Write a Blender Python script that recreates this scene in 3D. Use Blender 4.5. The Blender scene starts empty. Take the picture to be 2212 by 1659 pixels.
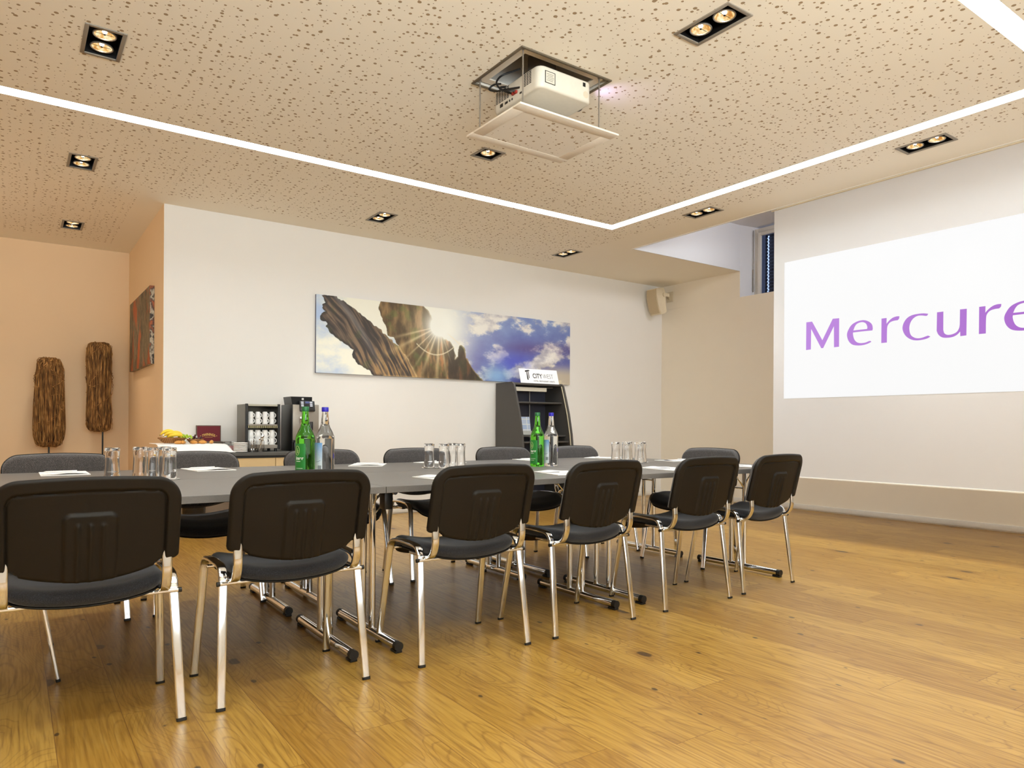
import bpy, bmesh, math, random
from mathutils import Vector, Matrix, noise
random.seed(7)
PI = math.pi
C = bpy.context.scene.collection
sc = bpy.context.scene
ZC = 3.06          # ceiling height
# ---------------------------------------------------------------- helpers
def lin(c):
    return tuple((x/12.92 if x <= .04045 else ((x+.055)/1.055)**2.4) for x in c)
def rgb(r, g, b):
    return lin((r/255, g/255, b/255)) + (1.0,)

class NT:
    def __init__(s, name):
        s.m = bpy.data.materials.new(name); s.m.use_nodes = True
        s.t = s.m.node_tree; s.n = s.t.nodes; s.l = s.t.links
        s.b = s.n['Principled BSDF']
    def node(s, typ, **kw):
        n = s.n.new(typ)
        for k, v in kw.items():
            if k.startswith('i_'):
                n.inputs[k[2:].replace('_', ' ')].default_value = v
            else: setattr(n, k, v)
        return n
    def link(s, a, b): s.l.new(a, b)
    def setb(s, **kw):
        for k, v in kw.items(): s.b.inputs[k.replace('_', ' ')].default_value = v
    def coord(s, scale=(1, 1, 1), rot=(0, 0, 0), which='Object'):
        tc = s.node('ShaderNodeTexCoord'); mp = s.node('ShaderNodeMapping')
        mp.inputs['Scale'].default_value = scale; mp.inputs['Rotation'].default_value = rot
        s.link(tc.outputs[which], mp.inputs['Vector']); return mp.outputs['Vector']
    def math(s, op, a, b=None, c=None, clamp=False):
        n = s.node('ShaderNodeMath', operation=op, use_clamp=clamp)
        for i, v in enumerate((a, b, c)):
            if v is None: continue
            if isinstance(v, (int, float)): n.inputs[i].default_value = v
            else: s.link(v, n.inputs[i])
        return n.outputs[0]
    def mix(s, f, a, b, blend='MIX'):
        n = s.node('ShaderNodeMix', data_type='RGBA', blend_type=blend)
        if isinstance(f, (int, float)): n.inputs['Factor'].default_value = f
        else: s.link(f, n.inputs['Factor'])
        for k, v in (('A', a), ('B', b)):
            sock = [i for i in n.inputs if i.name == k and i.type == 'RGBA'][0]
            if isinstance(v, tuple): sock.default_value = v
            else: s.link(v, sock)
        return [o for o in n.outputs if o.type == 'RGBA'][0]
    def ramp(s, f, stops):
        n = s.node('ShaderNodeValToRGB'); e = n.color_ramp.elements
        while len(e) < len(stops): e.new(.5)
        for el, (p, c) in zip(e, stops): el.position = p; el.color = c
        s.link(f, n.inputs['Fac']); return n.outputs['Color']

def plain(name, col, rough=.5, metal=0., noise_scale=40, var=.05, bump=0., **kw):
    """a material with a faint procedural variation of its colour"""
    t = NT(name); v = t.coord()
    nz = t.node('ShaderNodeTexNoise'); nz.inputs['Scale'].default_value = noise_scale
    t.link(v, nz.inputs['Vector'])
    d = tuple(max(0, x*(1-var)) for x in col[:3]) + (1,); u = tuple(min(1, x*(1+var)) for x in col[:3]) + (1,)
    t.link(t.mix(nz.outputs['Fac'], d, u), t.b.inputs['Base Color'])
    t.setb(Roughness=rough, Metallic=metal)
    if bump:
        b = t.node('ShaderNodeBump'); b.inputs['Strength'].default_value = bump; b.inputs['Distance'].default_value = .002
        t.link(nz.outputs['Fac'], b.inputs['Height']); t.link(b.outputs['Normal'], t.b.inputs['Normal'])
    t.setb(**kw)
    return t.m
def emis(name, col, strength):
    t = NT(name); t.setb(Base_Color=(0, 0, 0, 1), Roughness=.6)
    v = t.coord(); nz = t.node('ShaderNodeTexNoise'); nz.inputs['Scale'].default_value = 2.; t.link(v, nz.inputs['Vector'])
    d = tuple(x*.985 for x in col[:3])+(1,)
    t.link(t.mix(nz.outputs['Fac'], d, col), t.b.inputs['Emission Color'])
    t.b.inputs['Emission Strength'].default_value = strength
    return t.m
def glass(name, col, ior=1.45, rough=0.):
    t = NT(name); t.setb(Roughness=rough, IOR=ior)
    v = t.coord(); nz = t.node('ShaderNodeTexNoise'); nz.inputs['Scale'].default_value = 6.; t.link(v, nz.inputs['Vector'])
    t.link(t.mix(nz.outputs['Fac'], tuple(x*.97 for x in col[:3])+(1,), col), t.b.inputs['Base Color'])
    t.b.inputs['Transmission Weight'].default_value = 1.; return t.m

class MB:
    """collects shapes, links them as ONE mesh object"""
    def __init__(s): s.bm = bmesh.new()
    def _x(s, vs, M):
        if M is not None:
            for v in vs: v.co = M @ v.co
    def box(s, lo, hi, bev=0., seg=2, M=None):
        r = bmesh.ops.create_cube(s.bm, size=1.); vs = r['verts']
        c = [(a+b)/2 for a, b in zip(lo, hi)]; d = [b-a for a, b in zip(lo, hi)]
        for v in vs: v.co = Vector((v.co.x*d[0]+c[0], v.co.y*d[1]+c[1], v.co.z*d[2]+c[2]))
        if bev:
            es = list({e for v in vs for e in v.link_edges})
            r = bmesh.ops.bevel(s.bm, geom=es, offset=bev, segments=seg, affect='EDGES', profile=.5)
            vs = list({v for f in r['faces'] for v in f.verts} | {v for v in vs if v.is_valid})
        s._x(vs, M); return s
    def quad(s, pts):
        s.bm.faces.new([s.bm.verts.new(p) for p in pts]); return s
    def sweep(s, path, sec, up=Vector((1, 0, 0)), caps=True, closed=False):
        """sweep a cross-section [(a,b)] along path; a runs along 'up', b across it"""
        P = [Vector(p) for p in path]; n = len(P); rings = []
        for i, p in enumerate(P):
            if closed: t = P[(i+1) % n]-P[i-1]
            else: t = P[min(i+1, n-1)]-P[max(i-1, 0)]
            t.normalize(); a = (up - t*up.dot(t))
            if a.length < 1e-4: a = t.orthogonal()
            a.normalize(); b = t.cross(a)
            sc_ = sec[i] if isinstance(sec[0], list) else sec
            rings.append([s.bm.verts.new(p+a*x+b*y) for x, y in sc_])
        m = len(rings[0])
        for i in range(n if closed else n-1):
            A, B = rings[i], rings[(i+1) % n]
            for j in range(m): s.bm.faces.new((A[j], A[(j+1) % m], B[(j+1) % m], B[j]))
        if caps and not closed:
            s.bm.faces.new(rings[0][::-1]); s.bm.faces.new(rings[-1])
        return s
    def tube(s, path, r, n=10, **kw):
        if isinstance(r, (list, tuple)):
            sec = [[(q*math.cos(2*PI*k/n), q*math.sin(2*PI*k/n)) for k in range(n)] for q in r]
        else: sec = [(r*math.cos(2*PI*k/n), r*math.sin(2*PI*k/n)) for k in range(n)]
        return s.sweep(path, sec, up=kw.pop('up', Vector((1, 0, 0))), **kw)
    def lathe(s, prof, n=24, center=(0, 0, 0), M=None, a0=0., a1=2*PI):
        full = abs(a1-a0-2*PI) < 1e-6; cnt = n if full else n+1; rings = []; allv = []
        for r, z in prof:
            if r < 1e-6 and full: rg = [s.bm.verts.new((center[0], center[1], center[2]+z))]
            else: rg = [s.bm.verts.new((center[0]+r*math.cos(a0+(a1-a0)*k/n), center[1]+r*math.sin(a0+(a1-a0)*k/n), center[2]+z)) for k in range(cnt)]
            rings.append(rg); allv += rg
        for A, B in zip(rings, rings[1:]):
            if len(A) == 1 and len(B) == 1: continue
            for k in range(n):
                k2 = (k+1) % n if full else k+1
                if len(A) == 1: s.bm.faces.new((A[0], B[k2], B[k]))
                elif len(B) == 1: s.bm.faces.new((A[k], A[k2], B[0]))
                else: s.bm.faces.new((A[k], A[k2], B[k2], B[k]))
        s._x(allv, M); return s
    def prism(s, poly, f0, f1):
        """poly points mapped through f0 and f1 give both ends"""
        A = [s.bm.verts.new(f0(*p)) for p in poly]; B = [s.bm.verts.new(f1(*p)) for p in poly]
        s.bm.faces.new(A[::-1]); s.bm.faces.new(B); n = len(poly)
        for i in range(n): s.bm.faces.new((A[i], A[(i+1) % n], B[(i+1) % n], B[i]))
        return s
    def ball(s, c, r, sx=1, sy=1, sz=1, n=10, M=None):
        prof = [(r*math.sin(PI*k/n), -r*math.cos(PI*k/n)) for k in range(n+1)]
        prof[0] = (0, -r); prof[-1] = (0, r)
        MM = Matrix.Translation(c) @ Matrix.Diagonal((sx, sy, sz, 1))
        if M is not None: MM = M @ MM
        return s.lathe(prof, n=max(8, n), M=MM)
    def build(s, name, mat, parent=None, ang=35, loc=None, normals=True):
        if normals: bmesh.ops.recalc_face_normals(s.bm, faces=s.bm.faces)
        me = bpy.data.meshes.new(name)
        for f in s.bm.faces: f.smooth = True
        lim = math.radians(ang)
        for e in s.bm.edges:
            if len(e.link_faces) == 2:
                if e.calc_face_angle(0) > lim: e.smooth = False
        s.bm.to_mesh(me); s.bm.free()
        for m in (mat if isinstance(mat, (list, tuple)) else [mat]): me.materials.append(m)
        o = bpy.data.objects.new(name, me); C.objects.link(o)
        if parent is not None: o.parent = parent
        if loc: o.location = loc
        return o
def tag(o, label=None, cat=None, group=None, kind=None):
    if label: o['label'] = label
    if cat: o['category'] = cat
    if group: o['group'] = group
    if kind: o['kind'] = kind
    return o
def thing(name, label, cat, loc=(0, 0, 0), rz=0., group=None):
    o = bpy.data.objects.new(name, None); C.objects.link(o)
    o.empty_display_size = .1; o.location = loc; o.rotation_euler = (0, 0, rz)
    return tag(o, label, cat, group)
def children(o): return [c for c in bpy.data.objects if c.parent == o]
def copy_tree(o, parent=None):
    kids = children(o); c = o.copy(); C.objects.link(c)
    if parent is not None: c.parent = parent
    for k in kids: copy_tree(k, c)
    return c
def put(proto, used, label, loc, rz=0., group=None):
    o = proto if not used else copy_tree(proto)
    o.location = loc; o.rotation_euler = (0, 0, rz); o['label'] = label
    if group: o['group'] = group
    return o
def text_mesh(txt, size, M, ext=.0008, offset=0., spacing=1., width=None, align='LEFT'):
    """lettering as a mesh object placed by M (x right, y up)"""
    cu = bpy.data.curves.new('lettering', 'FONT'); cu.body = txt; cu.size = size; cu.extrude = ext
    cu.offset = offset; cu.space_character = spacing; cu.align_x = align
    o = bpy.data.objects.new('tmp_text', cu); C.objects.link(o)
    bpy.context.view_layer.update()
    me = bpy.data.meshes.new_from_object(o.evaluated_get(bpy.context.evaluated_depsgraph_get()))
    bpy.data.objects.remove(o)
    xs = [v.co.x for v in me.vertices]; w = max(xs)-min(xs)
    k = (width/w) if width else 1.
    x0 = min(xs) if align == 'LEFT' else 0
    for v in me.vertices: v.co = M @ Vector(((v.co.x-x0)*k, v.co.y, v.co.z))
    return me
def frame_matrix(o, x, y):
    x = Vector(x).normalized(); y = Vector(y).normalized(); z = x.cross(y)
    return Matrix((x.to_4d(), y.to_4d(), z.to_4d(), (0, 0, 0, 1))).transposed() if False else \
        Matrix(((x.x, y.x, z.x, o[0]), (x.y, y.y, z.y, o[1]), (x.z, y.z, z.z, o[2]), (0, 0, 0, 1)))
def text_obj(name, me, mat, parent=None):
    me.materials.clear(); me.materials.append(mat)
    o = bpy.data.objects.new(name, me); C.objects.link(o)
    if parent is not None: o.parent = parent
    return o
def flat_poly(name, outlines, M, mat, parent=None, ext=.0005):
    """filled outlines (first outline may contain holes) as one mesh"""
    cu = bpy.data.curves.new(name, 'CURVE'); cu.dimensions = '2D'; cu.fill_mode = 'BOTH'; cu.extrude = ext
    for pts in outlines:
        sp = cu.splines.new('POLY'); sp.points.add(len(pts)-1); sp.use_cyclic_u = True
        for p, (a, b) in zip(sp.points, pts): p.co = (a, b, 0, 1)
    o = bpy.data.objects.new('tmp_poly', cu); C.objects.link(o); bpy.context.view_layer.update()
    me = bpy.data.meshes.new_from_object(o.evaluated_get(bpy.context.evaluated_depsgraph_get()))
    bpy.data.objects.remove(o)
    for v in me.vertices: v.co = M @ v.co
    return text_obj(name, me, mat, parent)
def bez(pts, seg=5, r=.03):
    """polyline with rounded corners of radius r"""
    P = [Vector(p) for p in pts]; out = [P[0]]
    for i in range(1, len(P)-1):
        a, b, c = P[i-1], P[i], P[i+1]
        ra = min(r, (a-b).length*.49, (c-b).length*.49)
        p0 = b+(a-b).normalized()*ra; p2 = b+(c-b).normalized()*ra
        for k in range(seg+1):
            t = k/seg; out.append(p0*(1-t)**2+b*2*t*(1-t)+p2*t*t)
    out.append(P[-1]); return out
def smooth(t): t = max(0., min(1., t)); return t*t*(3-2*t)

# ---------------------------------------------------------------- materials
CHROME = plain('chrome', (.82, .84, .87, 1), .09, 1., 3, .02)
BLACKP = plain('black_plastic', rgb(23, 18, 12), .5, 0, 90, .12, .12, Specular_IOR_Level=.3)
RUBBER = plain('black_rubber', rgb(22, 20, 18), .5)
BLACKM = plain('black_metal', rgb(20, 18, 17), .35)
WHITEW = plain('white_paint', rgb(238, 233, 226), .75, 0, 3, .012, .03)
WARMW = plain('cream_paint', rgb(246, 235, 216), .75, 0, 3, .015, .03)
TANW = plain('warm_tan_wall', rgb(244, 216, 178), .75, 0, 2, .02, .03)  # warmer base colour for the alcove and left walls
TRIMW = plain('white_trim', rgb(232, 226, 216), .45)
PAPER = plain('white_paper', rgb(250, 248, 246), .6, 0, 20, .01)
PORC = plain('white_porcelain', rgb(246, 244, 240), .12, 0, 20, .01)
STEEL = plain('brushed_steel', rgb(150, 142, 132), .35, .7, 60, .05)
GREYP = plain('grey_metal_paint', rgb(120, 114, 104), .4, .3)
DKGREY = plain('anthracite_panel', rgb(74, 70, 66), .45, 0, 30, .06)
CREAM = plain('cream_plastic', rgb(225, 210, 182), .5)
GREYTRIM = plain('grey_fixture_frame', rgb(140, 130, 116), .45, 0)
CABIN = plain('pale_oak_front', rgb(216, 186, 136), .5, 0, 8, .06)
SCREENM = plain('screen_fabric', rgb(208, 204, 202), .85, 0, 4, .01)

def fabric(name, col, spk):
    t = NT(name); v = t.coord()
    n1 = t.node('ShaderNodeTexNoise'); n1.inputs['Scale'].default_value = 420; n1.inputs['Detail'].default_value = 3; t.link(v, n1.inputs['Vector'])
    n2 = t.node('ShaderNodeTexNoise'); n2.inputs['Scale'].default_value = 9; t.link(v, n2.inputs['Vector'])
    c = t.ramp(n1.outputs['Fac'], [(.3, tuple(x*.6 for x in col[:3])+(1,)), (.52, col), (.7, spk)])
    c = t.mix(t.math('MULTIPLY', n2.outputs['Fac'], .25), c, (0, 0, 0, 1))
    t.link(c, t.b.inputs['Base Color']); t.setb(Roughness=.95)
    t.b.inputs['Sheen Weight'].default_value = .25
    b = t.node('ShaderNodeBump'); b.inputs['Strength'].default_value = .5; b.inputs['Distance'].default_value = .001
    t.link(n1.outputs['Fac'], b.inputs['Height']); t.link(b.outputs['Normal'], t.b.inputs['Normal'])
    return t.m
FABRIC = fabric('charcoal_fabric', rgb(70, 66, 66), rgb(126, 120, 118))
SEATF = fabric('dark_seat_fabric', rgb(30, 31, 37), rgb(58, 60, 70))

def table_mat():
    t = NT('grey_laminate'); v = t.coord()
    n = t.node('ShaderNodeTexNoise'); n.inputs['Scale'].default_value = 180; t.link(v, n.inputs['Vector'])
    t.link(t.mix(n.outputs['Fac'], rgb(98, 94, 90), rgb(116, 111, 106)), t.b.inputs['Base Color'])
    t.setb(Roughness=.42); return t.m
TABLEM = table_mat()

def floor_mat():
    """wide oak planks running along Y, 0.2 m wide, about 2 m long"""
    t = NT('oak_planks')
    tc = t.node('ShaderNodeTexCoord'); sp = t.node('ShaderNodeSeparateXYZ'); t.link(tc.outputs['Object'], sp.inputs[0])
    X, Y = sp.outputs['X'], sp.outputs['Y']
    W, L = .2, 2.1
    fx = t.math('DIVIDE', t.math('ADD', X, 10.085), W); row = t.math('FLOOR', fx); fx = t.math('SUBTRACT', fx, row)
    wn = t.node('ShaderNodeTexWhiteNoise', noise_dimensions='1D'); t.link(row, wn.inputs['W'])
    fy = t.math('ADD', t.math('DIVIDE', Y, L), t.math('MULTIPLY', wn.outputs['Value'], 7.3)); col = t.math('FLOOR', fy); fy = t.math('SUBTRACT', fy, col)
    cid = t.node('ShaderNodeCombineXYZ'); t.link(row, cid.inputs[0]); t.link(col, cid.inputs[1])
    wn2 = t.node('ShaderNodeTexWhiteNoise', noise_dimensions='3D'); t.link(cid.outputs[0], wn2.inputs['Vector'])
    # per-plank offset grain coordinates
    off = t.node('ShaderNodeVectorMath', operation='SCALE'); t.link(wn2.outputs['Color'], off.inputs[0]); off.inputs['Scale'].default_value = 9.
    gv = t.node('ShaderNodeVectorMath', operation='ADD'); t.link(tc.outputs['Object'], gv.inputs[0]); t.link(off.outputs[0], gv.inputs[1])
    mp = t.node('ShaderNodeMapping'); mp.inputs['Scale'].default_value = (1., .13, 1.); t.link(gv.outputs[0], mp.inputs['Vector'])
    # large swirls distort growth rings
    dn = t.node('ShaderNodeTexNoise'); dn.inputs['Scale'].default_value = 3.2; dn.inputs['Detail'].default_value = 2; t.link(mp.outputs[0], dn.inputs['Vector'])
    fine = t.node('ShaderNodeTexNoise'); fine.inputs['Scale'].default_value = 95; fine.inputs['Detail'].default_value = 4
    mp2 = t.node('ShaderNodeMapping'); mp2.inputs['Scale'].default_value = (1., .05, 1.); t.link(gv.outputs[0], mp2.inputs['Vector']); t.link(mp2.outputs[0], fine.inputs['Vector'])
    tone = wn2.outputs['Value']
    base = t.ramp(tone, [(0., rgb(156, 114, 44)), (.5, rgb(168, 127, 52)), (1., rgb(182, 141, 64))])
    # knots: a few per plank, elongated, with a darker halo
    kn = t.node('ShaderNodeTexNoise'); kn.inputs['Scale'].default_value = 11; kn.inputs['Detail'].default_value = 3; t.link(gv.outputs[0], kn.inputs['Vector'])
    def knots(scale, rad, loc):
        kv = t.node('ShaderNodeTexVoronoi', feature='F1', voronoi_dimensions='2D'); kv.inputs['Scale'].default_value = scale
        mk = t.node('ShaderNodeMapping'); mk.inputs['Scale'].default_value = (1., .55, 1.); mk.inputs['Location'].default_value = loc; t.link(gv.outputs[0], mk.inputs['Vector'])
        ka = t.node('ShaderNodeVectorMath', operation='SCALE'); t.link(kn.outputs['Color'], ka.inputs[0]); ka.inputs['Scale'].default_value = .05/scale*1.6
        kb = t.node('ShaderNodeVectorMath', operation='ADD'); t.link(mk.outputs[0], kb.inputs[0]); t.link(ka.outputs[0], kb.inputs[1])
        t.link(kb.outputs[0], kv.inputs['Vector'])
        sc_ = t.node('ShaderNodeSeparateColor'); t.link(kv.outputs['Color'], sc_.inputs[0])
        rr = t.math('MULTIPLY', t.math('POWER', sc_.outputs[0], 2.), rad*scale)
        return kv.outputs['Distance'], rr
    d1, r1 = knots(2.2, .030, (0, 0, 0)); d2, r2 = knots(4.1, .013, (3.3, 1.7, 0))
    # grain rings bend around the knots
    bend = t.math('MULTIPLY', t.math('SUBTRACT', .32, d1, clamp=True), .55)
    rings = t.math('FRACT', t.math('MULTIPLY', t.math('ADD', dn.outputs['Fac'], bend), 34.))
    rings = t.math('ABSOLUTE', t.math('SUBTRACT', rings, .5))
    rm = t.math('MULTIPLY', t.math('MULTIPLY', t.math('SUBTRACT', .16, rings, clamp=True), 6., clamp=True), t.math('ADD', .25, t.math('MULTIPLY', kn.outputs['Fac'], .9)), clamp=True)
    c = t.mix(t.math('MULTIPLY', rm, .72), base, rgb(122, 82, 30))
    c = t.mix(t.math('MULTIPLY', t.math('SUBTRACT', fine.outputs['Fac'], .47, clamp=True), 2.3, clamp=True), c, rgb(116, 78, 28))
    c = t.mix(t.math('MULTIPLY', t.math('SUBTRACT', .47, fine.outputs['Fac'], clamp=True), 1.2, clamp=True), c, rgb(200, 164, 92))
    halo = t.math('MULTIPLY', t.math('SUBTRACT', t.math('MULTIPLY', r1, 3.2), d1), 7., clamp=True)
    c = t.mix(t.math('MULTIPLY', halo, .5), c, rgb(118, 76, 28))
    kr = t.math('MULTIPLY', t.math('SUBTRACT', r1, d1), 60., clamp=True); kr2 = t.math('MULTIPLY', t.math('SUBTRACT', r2, d2), 60., clamp=True)
    c = t.mix(t.math('MULTIPLY', t.math('MAXIMUM', kr, kr2), .78), c, rgb(44, 30, 24))
    # joints
    jx = t.math('MINIMUM', fx, t.math('SUBTRACT', 1., fx)); jx = t.math('MULTIPLY', jx, W)
    jy = t.math('MINIMUM', fy, t.math('SUBTRACT', 1., fy)); jy = t.math('MULTIPLY', jy, L)
    jd = t.math('MINIMUM', jx, jy); jm = t.math('LESS_THAN', jd, .0013)
    c = t.mix(t.math('MULTIPLY', jm, .75), c, rgb(112, 72, 30))
    t.link(c, t.b.inputs['Base Color'])
    rr = t.math('ADD', .36, t.math('MULTIPLY', fine.outputs['Fac'], .14)); t.link(rr, t.b.inputs['Roughness'])
    b = t.node('ShaderNodeBump'); b.inputs['Strength'].default_value = .25; b.inputs['Distance'].default_value = .0012
    hh = t.math('SUBTRACT', t.math('MULTIPLY', fine.outputs['Fac'], .5), jm); t.link(hh, b.inputs['Height']); t.link(b.outputs['Normal'], t.b.inputs['Normal'])
    t.b.inputs['Specular IOR Level'].default_value = .3
    t.b.inputs['Coat Weight'].default_value = .38; t.b.inputs['Coat Roughness'].default_value = .27; t.b.inputs['Coat IOR'].default_value = 1.6
    return t.m
FLOORM = floor_mat()

def perforated(name, base, region=None):
    """plasterboard with scattered round holes of three sizes; region(t, X, Y) masks where holes are"""
    t = NT(name); tc = t.node('ShaderNodeTexCoord'); sp = t.node('ShaderNodeSeparateXYZ'); t.link(tc.outputs['Object'], sp.inputs[0])
    X, Y = sp.outputs['X'], sp.outputs['Y']
    fl = t.node('ShaderNodeCombineXYZ'); t.link(X, fl.inputs[0]); t.link(Y, fl.inputs[1])
    hole = None
    for k, (cell, r, keep) in enumerate(((.076, .0096, .46), (.058, .0064, .50), (.046, .0030, .50))):
        mp = t.node('ShaderNodeMapping'); mp.inputs['Location'].default_value = (3.1*k, 1.7*k, 0); t.link(fl.outputs[0], mp.inputs['Vector'])
        vo = t.node('ShaderNodeTexVoronoi', voronoi_dimensions='2D', feature='F1'); vo.inputs['Scale'].default_value = 1/cell
        vo.inputs['Randomness'].default_value = .74
        t.link(mp.outputs[0], vo.inputs['Vector'])
        sc_ = t.node('ShaderNodeSeparateColor'); t.link(vo.outputs['Color'], sc_.inputs[0])
        on = t.math('LESS_THAN', sc_.outputs[0], keep)
        rr = t.math('MULTIPLY', t.math('ADD', .85, t.math('MULTIPLY', sc_.outputs[1], .3)), r/cell)
        h = t.math('MULTIPLY', t.math('LESS_THAN', vo.outputs['Distance'], rr), on)
        hole = h if hole is None else t.math('MAXIMUM', hole, h)
    if region: hole = t.math('MULTIPLY', hole, region(t, X, Y))
    nz = t.node('ShaderNodeTexNoise'); nz.inputs['Scale'].default_value = 1.2; t.link(tc.outputs['Object'], nz.inputs['Vector'])
    bc = t.mix(nz.outputs['Fac'], base, tuple(x*.97 for x in base[:3])+(1,))
    t.link(t.mix(hole, bc, rgb(164, 138, 104)), t.b.inputs['Base Color'])
    t.setb(Roughness=.85)
    return t.m
def ceil_region(t, X, Y):
    a = t.math('MULTIPLY', t.math('LESS_THAN', X, 5.47), t.math('LESS_THAN', Y, 7.0))
    b = t.math('MULTIPLY', t.math('LESS_THAN', X, .92), t.math('LESS_THAN', Y, 9.25))
    return t.math('MAXIMUM', a, b)
CEILM = perforated('perforated_ceiling', rgb(247, 238, 220), ceil_region)
PANELM = perforated('perforated_panel', rgb(240, 230, 214))

# ---------------------------------------------------------------- room shell
S = 'structure'
def struct(name, mb, mat, **kw): return tag(mb.build(name, mat, **kw), kind=S)
XE = 7.85; YW = 7.29; XA = 1.155; YA = 9.68; XL = -3.6; YB = -2.2; XO = 5.862; YO = 5.917; ZU = 3.67
struct('floor', MB().box((XL, YB, -.06), (XE+.1, YA+.1, 0)), FLOORM)
# downlights: (x, y, lamps)
LIGHTS = [(.395, 4.415, 2), (.443, 6.52, 2), (.505, 8.65, 2), (2.92, 2.377, 2), (2.94, 4.50, 1), (2.985, 6.49, 2), (5.40, 6.53, 2), (5.413, 4.51, 2), (5.40, 2.47, 2)]
HATCH = (2.262, 2.892, 3.122, 3.61)
def ceiling_cells():
    holes = [(x-.082, x+.082, y-(.158 if n == 2 else .085), y+(.158 if n == 2 else .085)) for x, y, n in LIGHTS]
    holes += [HATCH, (XO, XE+1, YB-1, YO)]
    holes += [(XA, XE+1, YW+.05, YA+1)]
    holes += [(-2.6, 5.125, 5.345, 5.463), (5.012, 5.125, 1.44, 5.463), (-2.6, 5.125, 1.44, 1.553)]
    xs = sorted({XL, XE, *[v for h in holes for v in h[:2] if XL < v < XE]}); ys = sorted({YB, YA, *[v for h in holes for v in h[2:] if YB < v < YA]})
    b = MB()
    for x0, x1 in zip(xs, xs[1:]):
        for y0, y1 in zip(ys, ys[1:]):
            cx, cy = (x0+x1)/2, (y0+y1)/2
            if any(h[0] < cx < h[1] and h[2] < cy < h[3] for h in holes): continue
            b.quad([(x0, y0, ZC), (x0, y1, ZC), (x1, y1, ZC), (x1, y0, ZC)])
    bmesh.ops.remove_doubles(b.bm, verts=b.bm.verts, dist=1e-4)
    return b
struct('ceiling', ceiling_cells(), CEILM, normals=False)
struct('wall_back', MB().box((XA, YW, 0), (XE, YW+.12, ZC)), WHITEW)
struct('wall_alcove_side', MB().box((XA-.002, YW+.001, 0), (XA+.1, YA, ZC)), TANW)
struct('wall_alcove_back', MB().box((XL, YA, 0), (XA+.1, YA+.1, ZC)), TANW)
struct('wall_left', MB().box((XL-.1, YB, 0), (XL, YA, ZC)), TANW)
struct('wall_front', MB().box((XL, YB-.1, 0), (XE, YB, ZC)), WHITEW)
# end wall with the window niche cut out of its upper part
ZS = 2.717
struct('wall_right', MB().box((XE, YB, 0), (XE+.12, YW+.12, ZS)).box((XE, YO+.0005, ZS+.0005), (XE+.12, YW+.12, ZC)), WARMW)
struct('trim_1', MB().box((XE+.001, YB, ZS-.05), (8.3, YO, ZS-.0005)), WHITEW)          # niche sill
# light shaft above the ceiling opening: side, near face, top, and the niche jamb
SHAFT = plain('shaft_paint', rgb(232, 231, 234), .8, 0, 3, .01)
struct('wall_shaft_side', MB().box((XO-.1, YO+.001, ZC+.003), (XE+.12, YO+.08, ZU+.05)).prism([(XE+.003, YO-.0005), (8.30, 5.845), (8.30, YO+.08), (XE+.003, YO+.08)], lambda a, b: (a, b, ZS+.001), lambda a, b: (a, b, ZU+.05)), SHAFT)
struct('wall_shaft_near', MB().box((XO-.1, YB, ZC+.002), (XO, YO, ZU+.05)), SHAFT)
struct('ceiling_shaft', MB().box((XO-.1, YB, ZU), (8.4, YO+.05, ZU+.06)), SHAFT)
# window in the niche
def window():
    xw = 8.13; y1 = 5.873; y0 = 4.4; z0 = ZS; z1 = 3.64
    o = MB().box((xw-.03, y1-.055, z0), (xw+.03, y1, z1), .004).box((xw-.03, y0, z1-.05), (xw+.03, y1-.0551, z1), .004).box((xw-.03, y0, z0), (xw+.03, y0+.05, z1-.0501), .004).box((xw-.03, y0+.0501, z0), (xw+.03, y1-.0551, z0+.02), .004).build('window_1', TRIMW)
    tag(o, kind=S)
    MB().box((xw-.045, y1-.10, z0+.02), (xw+.0, y1-.056, z1-.055), .004).box((xw-.045, y0+.05, z1-.10), (xw, y1-.1001, z1-.055), .004).build('sash_frame', TRIMW, o)
    MB().box((xw-.01, y0+.05, z0+.02), (xw-.005, y1-.10, z1-.10)).build('window_pane', glass('window_glass', rgb(150, 165, 200), 1.3), o)
    h = MB().tube([(xw-.07, y1-.01, 2.80), (xw-.07, y1-.01, 3.10)], .008).tube([(xw-.07, y1-.012, 3.10), (xw-.07, y1-.012, 3.62)], .005)
    h.build('stay_rod', GREYP, o)
    # perforated roller shutter outside: light comes through a line of punched slots
    sh = MB(); dz = .045; z = z0+.03
    while z < z1-.1:
        sh.box((xw+.05, y0+.05, z), (xw+.062, y1-.11, z+dz*.92), .003); z += dz
    sh.build('shutter_slats', plain('dark_shutter', rgb(40, 42, 52), .5), o)
    sl = MB(); z = z0+.03; k = 0
    while z < z1-.12:
        sl.box((xw+.040, y1-.165-(.008 if k % 2 else 0), z), (xw+.0495, y1-.148-(.008 if k % 2 else 0), z+.016), .003); z += .022; k += 1
    sl.build('shutter_light_slots', emis('daylight_slots', rgb(225, 235, 255), 3.), o)
window()
struct('trim_2', MB().box((XO-.004, YB, ZC-.006), (XO+.012, YO, ZC+.05)), TRIMW)        # edge profile of the ceiling opening
struct('trim_3', MB().box((XO+.012, 4.02, ZC-.012), (XO+.036, YB, ZC+.02)), CREAM)      # screen slot cover
def baseboard(name, lo, hi): struct(name, MB().box(lo, hi, .004), TRIMW)
baseboard('baseboard_right', (XE-.014, YB, .012), (XE, YW, .07))
baseboard('baseboard_back', (XA, YW-.014, .012), (XE-.014, YW, .07))
baseboard('baseboard_alcove', (XL, YA-.014, .012), (XA-.004, YA, .07))

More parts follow.
